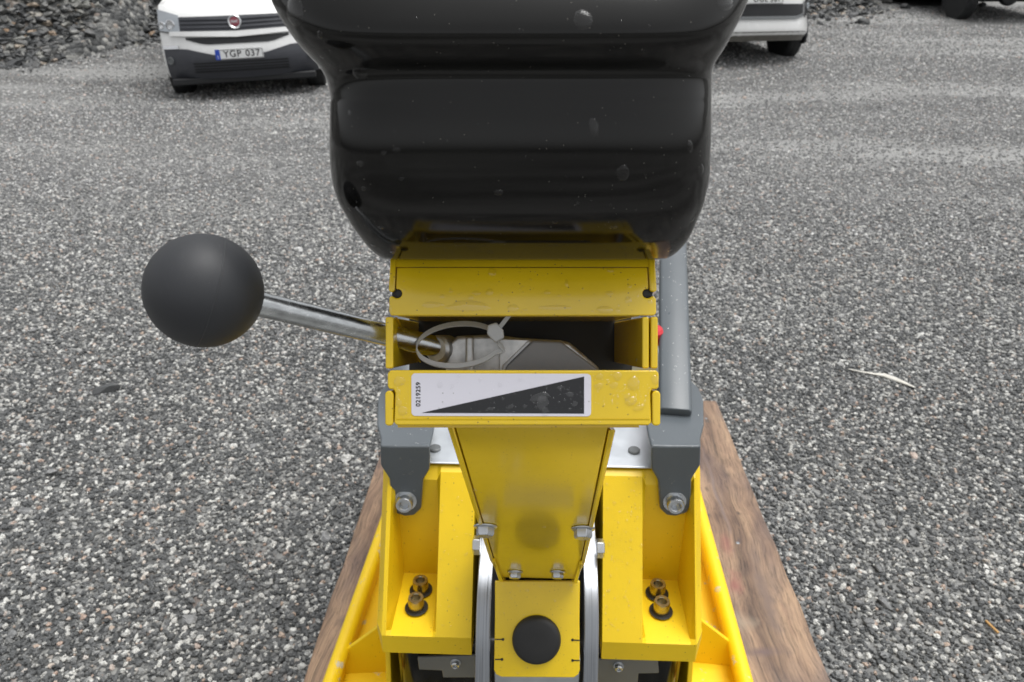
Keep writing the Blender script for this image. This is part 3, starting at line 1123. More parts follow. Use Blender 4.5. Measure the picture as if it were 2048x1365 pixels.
def plank(name, x0, x1, y0, y1, z0, z1, mat, seed):
    rg = random.Random(seed)
    v, f = [], []
    n = 14
    for j in range(n + 1):
        y = y0 + (y1 - y0) * j / n
        a, b, c = rg.uniform(-.002, .002), rg.uniform(-.002, .002), rg.uniform(-.0012, .0012)
        v += [(x0 + a, y, z0), (x1 + b, y, z0), (x1 + b, y, z1 + c), (x0 + a, y, z1 + c)]
    for j in range(n):
        for k in range(4):
            f.append((j * 4 + k, j * 4 + (k + 1) % 4, j * 4 + 4 + (k + 1) % 4, j * 4 + 4 + k))
    f += [(0, 1, 2, 3), (n * 4 + 3, n * 4 + 2, n * 4 + 1, n * 4)]
    return obj(name, v, f, mat, pal, bevel=0.004, seg=2, angle=50)


XL, XR = -0.395, 0.520
edges = [(XL, XL + 0.145), (XL + 0.195, XL + 0.34), (XL + 0.385, XL + 0.53), (XR - 0.34, XR - 0.195), (XR - 0.160, XR)]
for i, (a, b) in enumerate(edges):
    plank('deck_plank', a, b, 0.64, 1.85 - 0.015 * (i % 2), PZ - 0.022, PZ, 'wood_b' if i == 4 else 'wood_a', i)
for i, y in enumerate((0.65, 1.19, 1.70)):
    G().box((XL + 0.004, y, PZ - 0.0445), (XR - 0.004, y + 0.13, PZ - 0.0225)).make('cross_plank', 'wood_a', pal, bevel=0.003)
    for x in (XL + 0.004, (XL + XR) / 2 - 0.07, XR - 0.145):
        G().box((x, y + 0.003, 0.0225), (x + 0.14, y + 0.127, PZ - 0.045)).make('block', 'wood_a', pal, bevel=0.004)
for x in (XL + 0.004, (XL + XR) / 2 - 0.07, XR - 0.145):
    G().box((x, 0.645, 0.0), (x + 0.14, 1.84, 0.022)).make('bottom_plank', 'wood_a', pal, bevel=0.003)
for (x, y) in [(0.40, 0.70), (0.46, 0.72), (0.44, 1.25), (0.47, 1.75), (-0.34, 0.71), (-0.32, 1.25), (-0.35, 1.76)]:
    G().lathe([(0.004, 0), (0.004, 0.0012), (0.002, 0.0016)], (x, y, PZ - 0.0004), (0, 0, 1), 10).make('nail', 'rim', pal)

# ================================================================== PLATE COMPACTOR
pc = thing('plate_compactor', 'yellow vibratory plate compactor with tilted drawbar and black handle, standing on a pallet', 'compactor', (0.01, 1.0, PZ), world_parts=True)
AX = 0.0105

# ---- body cover: sloped ribs, two pockets, a slot for the drawbar
F_lo, F_hi = W(755, 1280, 1.0), W(765, 942, 1.025)
FY0, FZ0, FY1, FZ1 = 0.717, 0.434, 0.838, 0.619
Fn = Vector((0, -(FZ1 - FZ0), FY1 - FY0)).normalized()


def FX(px, py):
    return on_plane(px, py, (0, FY0, FZ0), Fn)


def fpt(t):
    return (FY0 + (FY1 - FY0) * t, FZ0 + (FZ1 - FZ0) * t)


lip = (FY0 - 0.002, FZ0 - 0.030)
backY = 1.04
rib = [(backY, lip[1]), lip, (FY0, FZ0), fpt(0.03), fpt(0.34), fpt(0.67), (FY1, FZ1), (FY1 + 0.008, FZ1 + 0.005), (backY, FZ1 + 0.005)]
pok = [(backY, lip[1]), lip, (FY0, FZ0), (FY0 + 0.010, FZ0 + 0.0005), (FY0 + 0.08, FZ0 + 0.001), (FY1 - 0.006, FZ0 + 0.003), (FY1 - 0.002, FZ1 - 0.012), (FY1 + 0.008, FZ1 + 0.005), (backY, FZ1 + 0.005)]
slot = [(backY, lip[1])] + [(FY1 + 0.13, z) for (_, z) in rib[1:7]] + [(FY1 + 0.135, FZ1 + 0.004), (backY, FZ1 + 0.005)]
side = [(backY, lip[1])] + [(y + 0.02, z + (0.022 if i_ == 0 else 0.006 if i_ == 1 else 0)) for i_, (y, z) in enumerate(rib[1:8])] + [(backY, FZ1 + 0.005)]
xo0, xo1, xp, xs = FX(757, 1280).x, FX(780, 1280).x, FX(868, 1280).x, FX(944, 1280).x
yo0, yo1, yp, ys = FX(1400, 1285).x, FX(1382, 1285).x, FX(1288, 1285).x, FX(1203, 1285).x
st = [(xo0 - 0.006, side), (xo0 + 0.004, rib), (xo1 - 0.006, rib), (xo1, pok), (xp - 0.003, pok), (xp + 0.002, rib), (xs - 0.001, rib), (xs, slot),
      (ys, slot), (ys + 0.001, rib), (yp - 0.002, rib), (yp + 0.003, pok), (yo1, pok), (yo1 + 0.006, rib), (yo0 - 0.004, rib), (yo0 + 0.006, side)]
v, f = [], []
k = len(rib)
for x, pr in st:
    v += [(x, y, z) for y, z in pr]
for i in range(len(st) - 1):
    for j in range(k):
        a, b = i * k + j, i * k + (j + 1) % k
        f.append((a, b, b + k, a + k))
f.append(tuple(range(k)))
f.append(tuple(range(len(st) * k - 1, (len(st) - 1) * k - 1, -1)))
body = obj('body_cover', v, f, 'yellow_cast', pc, bevel=0.0095, seg=5, angle=24)


def cap_screw(parent, p, ax, r, h, mat='zinc', hole=True, washer=0.0):
    ax = Vector(ax).normalized()
    p = Vector(p)
    ro = r * 0.56
    g = G().lathe([(r, 0), (r, h * 0.86), (r * 0.93, h), (ro * 1.12, h), (ro, h * 0.95), (ro, h * 0.45)], p, ax, 24)
    if washer:
        g.lathe([(r * 1.35, -0.0015), (r * 1.35, 0.0012), (r * 1.05, 0.0013)], p, ax, 24)
    o = g.make('cap_screw', mat, parent, smooth=True)
    return o


for (px, py) in ((842, 1180), (833, 1215), (1314, 1187), (1322, 1222)):
    p = on_z(px, py, FZ0 + 0.0035)
    G().lathe([(0.0165, 0.0), (0.0165, 0.0006), (0.015, 0.0008)], p, (0, 0, 1), 28).make('screw_recess', 'dark', body)
    cap_screw(body, p + Vector((0, 0, 0.0)), (0, -0.02, 1), 0.0112, 0.0195, 'brass')

# ---- lower housing in the shade under the cover
lh = G()
lh.prism([(AX - 0.205, 0.752, 0.20), (AX - 0.19, 0.738, 0.20), (AX + 0.19, 0.738, 0.20), (AX + 0.205, 0.752, 0.20), (AX + 0.205, 1.03, 0.20), (AX - 0.205, 1.03, 0.20)], (0, 0, 0.202))
lower = lh.make('lower_housing', 'black_gloss', pc, bevel=0.012, seg=3)


def bracket(pts, y):
    q = [on_y(px, py, y) for px, py in pts]
    return G().prism([(p.x, y, p.z) for p in q], (0, 0.004, 0)).make('bracket_plate', 'grey_plate', lower, bevel=0.0012)


YB = 0.733
bracket([(835, 1316), (950, 1312), (950, 1356), (886, 1356), (884, 1342), (838, 1340)], YB)
bracket([(1196, 1320), (1316, 1320), (1318, 1347), (1277, 1348), (1275, 1372), (1196, 1372)], YB)
for (px, py) in ((911, 1326), (1237, 1332)):
    p = on_y(px, py, YB)
    G().lathe([(0.0075, 0), (0.0075, 0.001), (0.0055, 0.0012), (0.0055, 0.006), (0.004, 0.0075), (0.0028, 0.007), (0.0028, 0.004)], p, (0, -1, 0.1), 18).make('screw', 'zinc', lower, smooth=True)

# ---- base plate with turned-up sides, rim bars and gussets
bp = G()
bp.prism([(AX - 0.335, 0.66, PZ + 0.03), (AX - 0.30, 0.56, PZ + 0.10), (AX + 0.30, 0.56, PZ + 0.10), (AX + 0.335, 0.66, PZ + 0.03), (AX + 0.345, 1.52, PZ + 0.002),
          (AX + 0.30, 1.66, PZ + 0.10), (AX - 0.30, 1.66, PZ + 0.10), (AX - 0.345, 1.52, PZ + 0.002)], (0, 0, 0.016))
bp.v = [Vector(p) for p in bp.v]
base = G().prism([(AX - 0.33, 0.62, PZ + 0.002), (AX + 0.33, 0.62, PZ + 0.002), (AX + 0.345, 0.9, PZ + 0.002), (AX + 0.345, 1.58, PZ + 0.002), (AX - 0.345, 1.58, PZ + 0.002), (AX - 0.345, 0.9, PZ + 0.002)], (0, 0, 0.02)).make('base_plate', 'yellow_worn', pc, bevel=0.004)
for sd in (-1, 1):
    if sd < 0:
        a, b = on_z(662, 1365, 0.205), on_z(758, 1085, 0.215)
    else:
        a, b = on_z(1490, 1365, 0.205), on_z(1408, 1055, 0.215)
    d = (b - a).normalized()
    G().tube([a - d * 0.22 + Vector((0, 0, -0.0)), a, a + (b - a) * 0.5, b, b + d * 0.25], 0.0135, 20).make('rim_bar', 'yellow_worn', base, smooth=True)
    # upright web under the bar
    m0, m1 = a - d * 0.22, b + d * 0.25
    G().prism([(m0.x, m0.y, PZ + 0.02), (m1.x, m1.y, PZ + 0.02), (m1.x, m1.y, m1.z - 0.004), (m0.x, m0.y, m0.z - 0.004)], (-sd * 0.006, 0, 0)).make('side_web', 'yellow_worn', base)
    # cheek that rises from the plate to the body
    xi = AX + sd * 0.222
    G().prism([(xi, 0.74, PZ + 0.02), (xi, 1.30, PZ + 0.02), (xi, 1.22, 0.41), (xi, 0.80, 0.41)], (sd * 0.008, 0, 0)).make('cheek', 'yellow_cast', base, bevel=0.002)
    # gusset from bar to cheek
    c = a + (b - a) * (0.18 if sd < 0 else 0.20)
    G().prism([(c.x, c.y + 0.0, c.z - 0.002), (xi + sd * 0.006, c.y + 0.01, c.z + 0.09), (xi + sd * 0.006, c.y + 0.0, PZ + 0.02), (c.x, c.y - 0.01, PZ + 0.02)], (0, 0.008, 0)).make('gusset', 'yellow_cast', base, bevel=0.002)
    # lug with curved guard at the front corner
    G().prism([(xi + sd * 0.002, 0.70, PZ + 0.021), (xi + sd * 0.10, 0.68, PZ + 0.021), (xi + sd * 0.095, 0.80, PZ + 0.021), (xi + sd * 0.01, 0.83, PZ + 0.021)], (0, 0, 0.03)).make('corner_lug', 'yellow_worn', base, bevel=0.008, seg=3)

# ---- pivot plates (milled steel) and the cross plate between them
fold = W(1075, 1160, 0.86)
pl_y = {}
for sd in (-1, 1):
    x0 = W(951 if sd < 0 else 1168, 1250, 0.925).x
    x1 = W(981 if sd < 0 else 1198, 1250, 0.925).x
    prof = [(0.88, 0.60)]
    for q in range(17):
        py = 1050 + 370 * q / 16
        zz = 0.925 + 0.085 * max(0, (1300 - py) / 250) ** 2.2
        e = W(1000, py, zz)
        prof.append((e.y, e.z))
    prof += [(prof[-1][0] + 0.06, prof[-1][1]), (0.88, 0.40)]
    pp = G().prism([(x0, y, z) for y, z in prof], (x1 - x0, 0, 0)).make('pivot_plate', 'mill', pc, bevel=0.0015, seg=2, angle=40)
    xo = x0 if sd < 0 else x1
    G().hexa((xo, 0.742, 0.575), (sd, 0, 0), 0.0125, -0.002, 0.008).make('hex_bolt', 'zinc', pp, bevel=0.0006)
cb = W(1075, 1352, 0.93)
G().box((W(989, 1300, 0.925).x, cb.y + 0.0, cb.z - 0.16), (W(1160, 1300, 0.925).x, cb.y + 0.02, cb.z + 0.03)).make('cross_plate', 'sheet', pc, bevel=0.001)

# ---- drawbar: yellow channel leaning to the operator, with a screwed-on cover
top = W(1062, 852, 0.43)
pu = Vector((0, top.y - fold.y, top.z - fold.z))
plen = pu.length
pu.normalize()
pn = Vector((0, -pu.z, pu.y))                                # out of the underside, to the camera and down
if pn.y > 0:
    pn = -pn
hw0, hw1 = 0.0497, 0.0497


def dp(s_, x, h=0.0):                                        # along the bar, across it, out of it
    axx = AX - 0.004 + (-0.0025 - (AX - 0.004)) * (s_ / plen)
    return Vector((axx + x, fold.y, fold.z)) + pu * s_ + pn * h


g = G()
L2 = plen - 0.004
for sd in (-1, 1):
    x = sd * hw0
    lowcut = [dp(-0.02, x * 0.86, 0.0), dp(0.10, x, 0.0), dp(L2, x, 0.0), dp(L2 - 0.13, x, -0.07), dp(0.0, x, -0.07), dp(-0.05, x * 0.9, -0.05)]
    g.prism(lowcut, (-sd * 0.004, 0, 0))
g.prism([dp(0.0, -hw0 + .005, -0.066), dp(L2 - 0.126, -hw0 + .005, -0.066), dp(L2 - 0.126, hw0 - .005, -0.066), dp(0.0, hw0 - .005, -0.066)], pn * -0.004)
bar = g.make('drawbar', 'yellow', pc, bevel=0.0012)
cv = [dp(0.002, -0.0412, -0.0015), dp(0.10, -0.0451, -0.0015), dp(plen - 0.003, -0.0451, -0.0015), dp(plen - 0.003, 0.0451, -0.0015), dp(0.10, 0.0451, -0.0015), dp(0.002, 0.0412, -0.0015)]
cover = G().prism(cv, pn * -0.003).make('cover_panel', 'yellow', bar, bevel=0.0008)
# turned-in flanges of the foot that carry the cover
for sd in (-1, 1):
    G().prism([dp(0.0, sd * 0.0405, -0.001), dp(0.0, sd * 0.0455, -0.001), dp(0.11, sd * 0.0465, -0.001), dp(0.11, sd * 0.0435, -0.001)], pn * 0.004).make('flange', 'yellow', bar, bevel=0.0006)


def hex_bolt(p, ax, r, parent, mat='zinc'):
    g = G().lathe([(r * 1.42, 0.0), (r * 1.42, 0.0012), (r * 1.2, 0.0022)], p, ax, 22)
    g.hexa(p, ax, r * 1.12, 0.0015, r * 1.25, 0.25, 0.4)
    return g.make('hex_bolt', mat, parent, bevel=0.0005)


cpl = dp(0, 0, -0.0015)
for px, py, r in ((971, 1052, 0.0074), (1166, 1056, 0.0074), (1030, 1143, 0.0062), (1115, 1143, 0.0062)):
    p = on_plane(px, py, cpl, pn)
    hex_bolt(p + pn * 0.0002, pn, r, bar)

# ---- foot plate of the drawbar with the rubber plug
fn = -CF
f0 = W(1075, 1163, 0.862)


def fp(px, py):
    return on_plane(px, py, f0, fn)


out = [(990, 1163), (1160, 1163), (1159, 1240), (1160, 1340), (1157, 1350), (1148, 1356), (1003, 1355), (992, 1350), (988, 1341), (990, 1240)]
foot = G().prism([fp(*q) for q in out], CF * 0.005).make('foot_plate', 'yellow', pc, bevel=0.0012)
G().prism([fp(1008, 1349), fp(1142, 1349), fp(1150, 1168), fp(1000, 1168)], CF * 0.0).v
pc_ = fp(1073, 1279)
G().lathe([(0.0283, -0.002), (0.0283, 0.003), (0.0262, 0.0068), (0.022, 0.0085), (0.010, 0.009), (0.0, 0.0088)], pc_, fn, 48).make('rubber_plug', 'rubber', foot, smooth='all')
for (a, b) in (((990, 1279), (1006, 1279)), ((990, 1319), (1004, 1319)), ((1160, 1281), (1145, 1280)), ((1160, 1321), (1145, 1321))):
    pa, pb = fp(*a) + fn * 0.0004, fp(*b) + fn * 0.0004
    d = (pb - pa).normalized()
    e = d.cross(fn) * 0.0006
    G().prism([pa + e, pb + e, pb - e, pa - e], fn * 0.0002).lathe([(0.0016, 0), (0.0016, 0.0002)], pb, fn, 12).make('relief_cut', 'dark', foot)

# ---- grey support frame: feet bolted in the pockets, tubes running back, bright top cover
for sd in (-1, 1):
    mir = (lambda px: px) if sd > 0 else (lambda px: 2 * 1081 - px)
    yv = FY1 - 0.012
    face = [(1302, 915), (1303, 893), (1402, 893), (1401, 932), (1383, 960), (1382, 1012), (1374, 1027), (1352, 1034), (1334, 1032), (1320, 1019), (1316, 962), (1303, 940)]
    pts = [on_y(mir(px), py, yv) for px, py in face]
    zt = on_y(mir(1350), 893, yv).z
    g = G().prism([(p.x, yv, p.z) for p in pts], (0, 0.006, 0))
    # turned-back upper leaf
    lf = [(1303, 893), (1402, 893), (1401, 876), (1408, 848), (1407, 800), (1398, 776), (1384, 762), (1310, 762), (1290, 830), (1296, 868)]
    q = [on_z(mir(px), py, zt) for px, py in lf]
    g.prism([(p.x, max(p.y, yv), zt) for p in q], (0, 0, -0.006))
    br = g.make('frame_foot', 'grey', pc, bevel=0.003, seg=3, angle=20)
    p = on_y(811 if sd < 0 else 1349, 1001 if sd < 0 else 1003, yv - 0.0)
    cap_screw(br, p + Vector((0, -0.0005, 0)), (0, -1, 0.12), 0.0118, 0.014, 'zinc', washer=1.0)
    TR = 0.0232
    a = on_y(mir(1350), 806, 0.912)
    a.z = zt + TR * 0.62
    b = W(mir(1346), 500, 1.31)
    d = (b - a)
    path = [a + Vector((0, -0.008, -0.012)), a + d * 0.5, b, b + d * 0.6, b + d * 0.85 + Vector((-sd * 0.04, 0, 0)), b + d + Vector((-sd * 0.10, 0, 0))]
    v_, f_ = [], []
    for i_, p_ in enumerate(path):
        t_ = (path[min(i_ + 1, 5)] - path[max(i_ - 1, 0)]).normalized()
        s_x = t_.cross(Vector((0, 0, 1))).normalized()
        u_z = s_x.cross(t_)
        for ax_, az_ in ((-1, -.3), (-1, .2), (-.93, .38), (-.78, .46), (.78, .46), (.93, .38), (1, .2), (1, -.3), (.9, -.45), (-.9, -.45)):
            v_.append(p_ + s_x * ax_ * TR + u_z * az_ * TR)
    for i_ in range(5):
        for q_ in range(10):
            f_.append((i_ * 10 + q_, i_ * 10 + (q_ + 1) % 10, i_ * 10 + 10 + (q_ + 1) % 10, i_ * 10 + 10 + q_))
    f_ += [tuple(range(10)), tuple(range(59, 49, -1))]
    obj('frame_tube', v_, f_, 'grey', pc, bevel=0.003, seg=3, angle=50)
zt = FZ1 + 0.012
tcx0, tcx1 = on_z(855, 900, zt).x, on_z(1306, 900, zt).x
ty0 = on_z(1080, 930, zt).y
tc = G().box((tcx0, ty0, zt - 0.003), (tcx1, ty0 + 0.20, zt)).make('top_cover', 'sheet', pc, bevel=0.0015)
for px, py in ((870, 899), (1268, 903)):
    p = on_z(px, py, zt)
    G().lathe([(0.0085, 0), (0.0085, 0.003), (0.007, 0.0042)], p, (0, 0, 1), 20).make('bolt', 'grey_plate', tc, smooth=True)
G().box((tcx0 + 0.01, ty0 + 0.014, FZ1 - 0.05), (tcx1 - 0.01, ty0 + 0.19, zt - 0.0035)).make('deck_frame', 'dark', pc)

# ---- engine behind the drawbar
eng = G().box((AX - 0.17, 1.06, 0.44), (AX + 0.165, 1.46, 0.70)).make('engine_block', 'grey_plate', pc, bevel=0.02, seg=3)
G().box((AX - 0.15, 1.10, 0.702), (AX + 0.12, 1.42, 0.80)).make('fuel_tank', 'black_matte', eng, bevel=0.03, seg=4)
for q in range(9):
    z = 0.47 + q * 0.024
    G().box((AX + 0.166, 1.10, z), (AX + 0.182, 1.42, z + 0.008)).make('cooling_fin', 'grey_plate', eng)
rc = W(1309, 671, 1.16)
G().lathe([(0.013, 0.0), (0.016, 0.003), (0.016, 0.022), (0.012, 0.026)], rc + Vector((-0.002, 0.0, -0.012)), (0, -0.1, 1), 14).make('red_cap', 'red', eng, smooth=True)
G().tube([rc + Vector((-.01, .01, -.01)), rc + Vector((-.02, .03, -.06)), rc + Vector((-.05, .05, -.10))], 0.007, 12).make('oil_tube', 'dark', eng, smooth=True)
G().box((AX + 0.13, 1.06, 0.60), (rc.x + 0.014, 1.16, 0.70)).make('side_cowl', 'sheet', eng, bevel=0.006)

# ---- handle head: folded yellow box, open in front
ZH = 0.415
hp0 = W(1045, 800, ZH)
hn = -CF


def hp(px, py, back=0.0):
    return on_plane(px, py, hp0, hn) + CF * back


def arc(cx, cy, r, a0, a1, k=8):
    return [(cx + r * math.cos(R(a0 + (a1 - a0) * i / k)), cy + r * math.sin(R(a0 + (a1 - a0) * i / k))) for i in range(k + 1)]


# front plate
fo = arc(784, 750, 9, 180, 270, 4) + arc(1309, 750, 9, 270, 360, 4) + [(1318, 774)] + arc(1309, 780, 8, -20, -110, 4)[:1] + [(1312, 779), (1304, 779), (1301, 786), (1303, 846)] + [(1298, 851), (793, 851), (788, 846), (790, 786), (787, 779), (779, 779), (775, 774)]
fpo = [hp(x, y) for x, y in fo]
front = G().prism(fpo, CF * 0.004).make('front_plate', 'yellow', pc, bevel=0.0011, seg=3)
# rounded bend under the front plate
g = G()
prof = [(0, 838), (0.0006, 845), (0.002, 850), (0.005, 853), (0.010, 855)]
rows = [[hp(792, y, b - 0.0003), hp(1299, y, b - 0.0003)] for b, y in prof] + [[hp(792, 856, 0.07), hp(1299, 856, 0.07)]]
g.put([p for r_ in rows for p in r_], [(2 * i, 2 * i + 1, 2 * i + 3, 2 * i + 2) for i in range(len(rows) - 1)])
g.make('lower_bend', 'yellow', front, smooth='all')
# ears beside the front plate
for a, b in ((769, 788), (1303, 1322)):
    q = arc((a + b) / 2, 790, (b - a) / 2 - 1, 180, 360, 6)
    q = [(x, min(y, 790) if i not in (0, 6) else 790) for i, (x, y) in enumerate(q)] + [(b - 1, 847), (b - 4, 852), (a + 4, 852), (a + 1, 847)]
    G().prism([hp(x, y, -0.0006) for x, y in q], CF * 0.075).make('side_ear', 'yellow', front, bevel=0.0011, seg=3)
# sticker
so = arc(831, 755, 8, 180, 270, 5) + arc(1174, 756, 8, 270, 360, 5) + arc(1174, 825, 8, 0, 90, 5) + arc(831, 824, 8, 90, 180, 5)
G().prism([hp(x, y, -0.0001) for x, y in so], -CF * 0.0003).make('sticker', 'white_label', front)
G().prism([hp(843, 826, -0.0005), hp(1168, 753.5, -0.0005), hp(1168, 827.5, -0.0005)], -CF * 0.0001).make('black_wedge', 'black_print', front)
text_obj('serial_number', '0219259', 0.0036, 'black_print', front, hp(837, 789), CU, -CR, 0.0006, bold=0.00006, spacing=1.1)

# top plate with keyhole relief cuts
to = [(787, 531), (787, 572)] + arc(790.5, 586, 9.5, -110, 110, 8) + [(778, 590), (774, 594), (775, 622), (779, 631), (1311, 631), (1316, 626), (1317, 596), (1312, 590)] + arc(1299.5, 586, 9.5, 70, 290, 8) + [(1303, 572), (1303, 531)]
TP = 0.004


def tp_(px, py, b=0.0):                                      # leans back a little from the operator
    return hp(px, py, TP + b + (631 - py) * 0.00008)


topl = G().prism([tp_(x, y) for x, y in to], CF * 0.004).make('top_plate', 'yellow', pc, bevel=0.0011, seg=3)
G().prism([tp_(x, y) for x, y in [(776, 440), (1316, 440), (1316, 530), (776, 530)]], CF * 0.004).make('rear_leaf', 'yellow', topl)
for a, b in ((773, 785), (1305, 1319)):
    G().prism([tp_(x, y, -0.0012) for x, y in [(a, 500), (b, 500), (b, 578), (b - 3, 583), (a + 3, 583), (a, 578)]], CF * 0.07).make('side_ear', 'yellow', topl, bevel=0.0012, seg=3)
for x in (790.5, 1299.5):
    p = tp_(x, 586, 0.006)
    G().lathe([(0.0036, 0), (0.0036, 0.003), (0.0015, 0.0035)], p, hn, 16).make('relief_core', 'dark', topl)
# shell walls and floor of the head
shell = None
for a, b in ((1286, 1300), (769, 785), (1303.5, 1318)):
    o = G().prism([hp(a, 634, 0.0025), hp(b, 634, 0.0025), hp(b, 738, 0.0025), hp(a, 738, 0.0025)], CF * 0.115).make('head_wall', 'yellow', pc, bevel=0.001)
    shell = shell or o
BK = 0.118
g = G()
G().prism([hp(760, 430, BK), hp(1330, 430, BK), hp(1330, 856, BK), hp(760, 856, BK)], CF * 0.004).make('inner_mask', 'dark', shell)  # back sheet coloured dark to stand in for shade inside the head
g.prism([hp(790, 632, 0.01), hp(1284, 632, 0.01), hp(1284, 632, BK), hp(790, 632, BK)], CU * 0.003)
g.prism([hp(790, 849, 0.01), hp(1284, 849, 0.01), hp(1284, 849, BK), hp(790, 849, BK)], CU * -0.003)
g.prism([hp(786, 634, 0.006), hp(789, 634, 0.006), hp(789, 738, BK), hp(786, 738, BK)], CR * 0.0005)
g.make('inner_walls', 'yellow', shell)

# cast lever housing inside the head
ch = G()
q = [(905, 672), (985, 668), (1040, 676), (1130, 681), (1150, 686), (1215, 742), (1215, 800), (880, 800), (880, 690)]
ch.prism([hp(x, y, 0.034) for x, y in q], CF * 0.06)
lm = ch.make('lever_housing', 'cast_alu', pc, bevel=0.003, seg=3)
g = G()
g.prism([hp(x, y, 0.026) for x, y in [(925, 672), (942, 672), (943, 760), (924, 760)]], CF * 0.02)
g.make('web', 'cast_alu', lm, bevel=0.002)
G().prism([hp(x, y, 0.030) for x, y in [(998, 678), (1062, 680), (1005, 735), (1000, 760), (996, 760)]], CF * 0.02).make('web', 'cast_alu', lm, bevel=0.002)
G().prism([hp(x, y, 0.031) for x, y in [(1068, 681), (1130, 684), (1212, 745), (1212, 800), (1000, 800), (1010, 738)]], CF * 0.012).make('cam_plate', 'cam_grey', lm, bevel=0.002)
G().lathe([(0.0085, 0), (0.0085, 0.012), (0.007, 0.014)], hp(882, 700, 0.045), (CR * -0.5 - CF).normalized(), 24).make('lever_socket', 'cast_alu', lm, smooth=True)

# lever with the ball knob
bc = W(409, 582, 0.385)
re = hp(893, 704, 0.042)
ld = (re - bc).normalized()
lev = G().tube([bc + ld * 0.02, bc + ld * 0.08, re - ld * 0.03, re], [0.0068, 0.0068, 0.0066, 0.0064], 28).make('control_lever', 'rod', pc, smooth=True)
prof = []
RB = 0.0296
for i in range(25):
    a = -math.pi / 2 + math.pi * i / 24
    prof.append((RB * math.cos(a), RB * math.sin(a)))
knob = G().lathe(prof, bc, ld, 64).make('ball_knob', 'black_matte', lev, smooth='all')
# moulding seam
tor = []
ax2 = ld
u_ = ax2.orthogonal().normalized()
w_ = ax2.cross(u_)
hh = 0.07
rs_ = RB * math.sqrt(1 - hh * hh)
tor = [bc + ax2 * RB * hh + (u_ * math.cos(a) + w_ * math.sin(a)) * (rs_ + 0.00002) for a in [2 * math.pi * i / 96 for i in range(97)]]
G().tube(tor, 0.0002, 6, False).make('mould_seam', 'seam', lev, smooth='all')

# ---- black hand guard: swollen glossy moulding
ST = [(-196, 700, 1350, 0.4, 0.05), (-180, 610, 1440, 0.37, 0.08), (-150, 565, 1478, 0.3344, 0.118), (-100, 545, 1494, 0.3256, 0.126), (-50, 545, 1495, 0.3208, 0.131), (0, 558, 1480, 0.3185, 0.133), (40, 578, 1463, 0.3179, 0.134),
      (56, 590, 1454, 0.3182, 0.134), (68, 598, 1448, 0.3189, 0.133), (78, 604, 1444, 0.3203, 0.132), (88, 611, 1439, 0.3225, 0.129), (98, 618, 1434, 0.3253, 0.127), (108, 627, 1428, 0.3282, 0.124), (118, 636, 1422, 0.3312, 0.121),
      (128, 645, 1417, 0.3343, 0.118), (138, 653, 1414, 0.3374, 0.115), (146, 657, 1413, 0.3396, 0.112), (154, 661, 1413, 0.341, 0.111), (164, 665, 1413, 0.3418, 0.11), (180, 669, 1413, 0.3424, 0.11), (194, 671, 1413, 0.3427, 0.109),
      (201, 672, 1413, 0.343, 0.109), (208, 671, 1413, 0.3432, 0.109), (225, 670, 1413, 0.3436, 0.108), (250, 669, 1413, 0.3447, 0.107), (280, 668, 1413, 0.3466, 0.105), (310, 668, 1412, 0.3491, 0.103), (340, 670, 1412, 0.3522, 0.1),
      (365, 672, 1410, 0.3553, 0.097), (388, 678, 1405, 0.3586, 0.093), (405, 684, 1402, 0.3615, 0.091), (420, 691, 1397, 0.3646, 0.087), (432, 698, 1392, 0.3679, 0.084), (444, 704, 1388, 0.372, 0.08), (458, 712, 1383, 0.377, 0.075),
      (472, 722, 1377, 0.3824, 0.07), (484, 731, 1370, 0.3876, 0.064), (494, 738, 1363, 0.3929, 0.059), (503, 747, 1354, 0.3982, 0.054), (511, 756, 1345, 0.4035, 0.048), (517, 767, 1334, 0.408, 0.044), (522, 776, 1324, 0.4122, 0.04)]
NS = 56
v, f = [], []
for (py, lx, rx_, zf, th) in ST:
    zm = zf + th * 0.45
    a, b = W(lx, py, zm), W(rx_, py, zm)
    # keep the station level: take both ends at the same height
    c = (a + b) / 2
    hw = (b - a).length / 2
    lat = (b - a).normalized()
    dv = ray((lx + rx_) / 2, py).normalized()
    n1 = 4.6
    for q in range(NS):
        t = 2 * math.pi * q / NS
        cx, sx = math.cos(t), math.sin(t)
        ox = math.copysign(abs(cx) ** (2 / n1), cx) * hw
        fr = abs(sx) ** (2 / 2.6 if sx < 0 else 2 / 3.4)
        oz = fr * (-th * 0.45 if sx < 0 else th * 0.55)
        v.append(c + lat * ox + dv * oz)
for i in range(len(ST) - 1):
    for q in range(NS):
        a, b = i * NS + q, i * NS + (q + 1) % NS
        f.append((a, b, b + NS, a + NS))
f.append(tuple(range(NS)))
f.append(tuple(range((len(ST) - 1) * NS, len(ST) * NS)))
guard = obj('hand_guard', v, f, 'black_gloss', pc, smooth='all', subsurf=2)

# ---- cable tie round the lever (a thing of its own)
tie = thing('cable_tie', 'translucent white nylon cable tie looped round the lever inside the yellow handle head', 'cable tie', tuple(hp(915, 735, 0.03)), world_parts=True)


def ribbon(pts, wv, th):
    """a flat strap that follows pts; wv: width vector, th: thickness"""
    g = G()
    n = len(pts)
    v, f = [], []
    for i, p in enumerate(pts):
        t = (pts[min(i + 1, n - 1)] - pts[max(i - 1, 0)]).normalized()
        nn = t.cross(wv).normalized() * th / 2
        v += [p - wv / 2 - nn, p + wv / 2 - nn, p + wv / 2 + nn, p - wv / 2 + nn]
    for i in range(n - 1):
        for q in range(4):
            f.append((i * 4 + q, i * 4 + (q + 1) % 4, i * 4 + 4 + (q + 1) % 4, i * 4 + 4 + q))
    f += [(0, 1, 2, 3), (n * 4 - 1, n * 4 - 2, n * 4 - 3, n * 4 - 4)]
    return g.put(v, f)


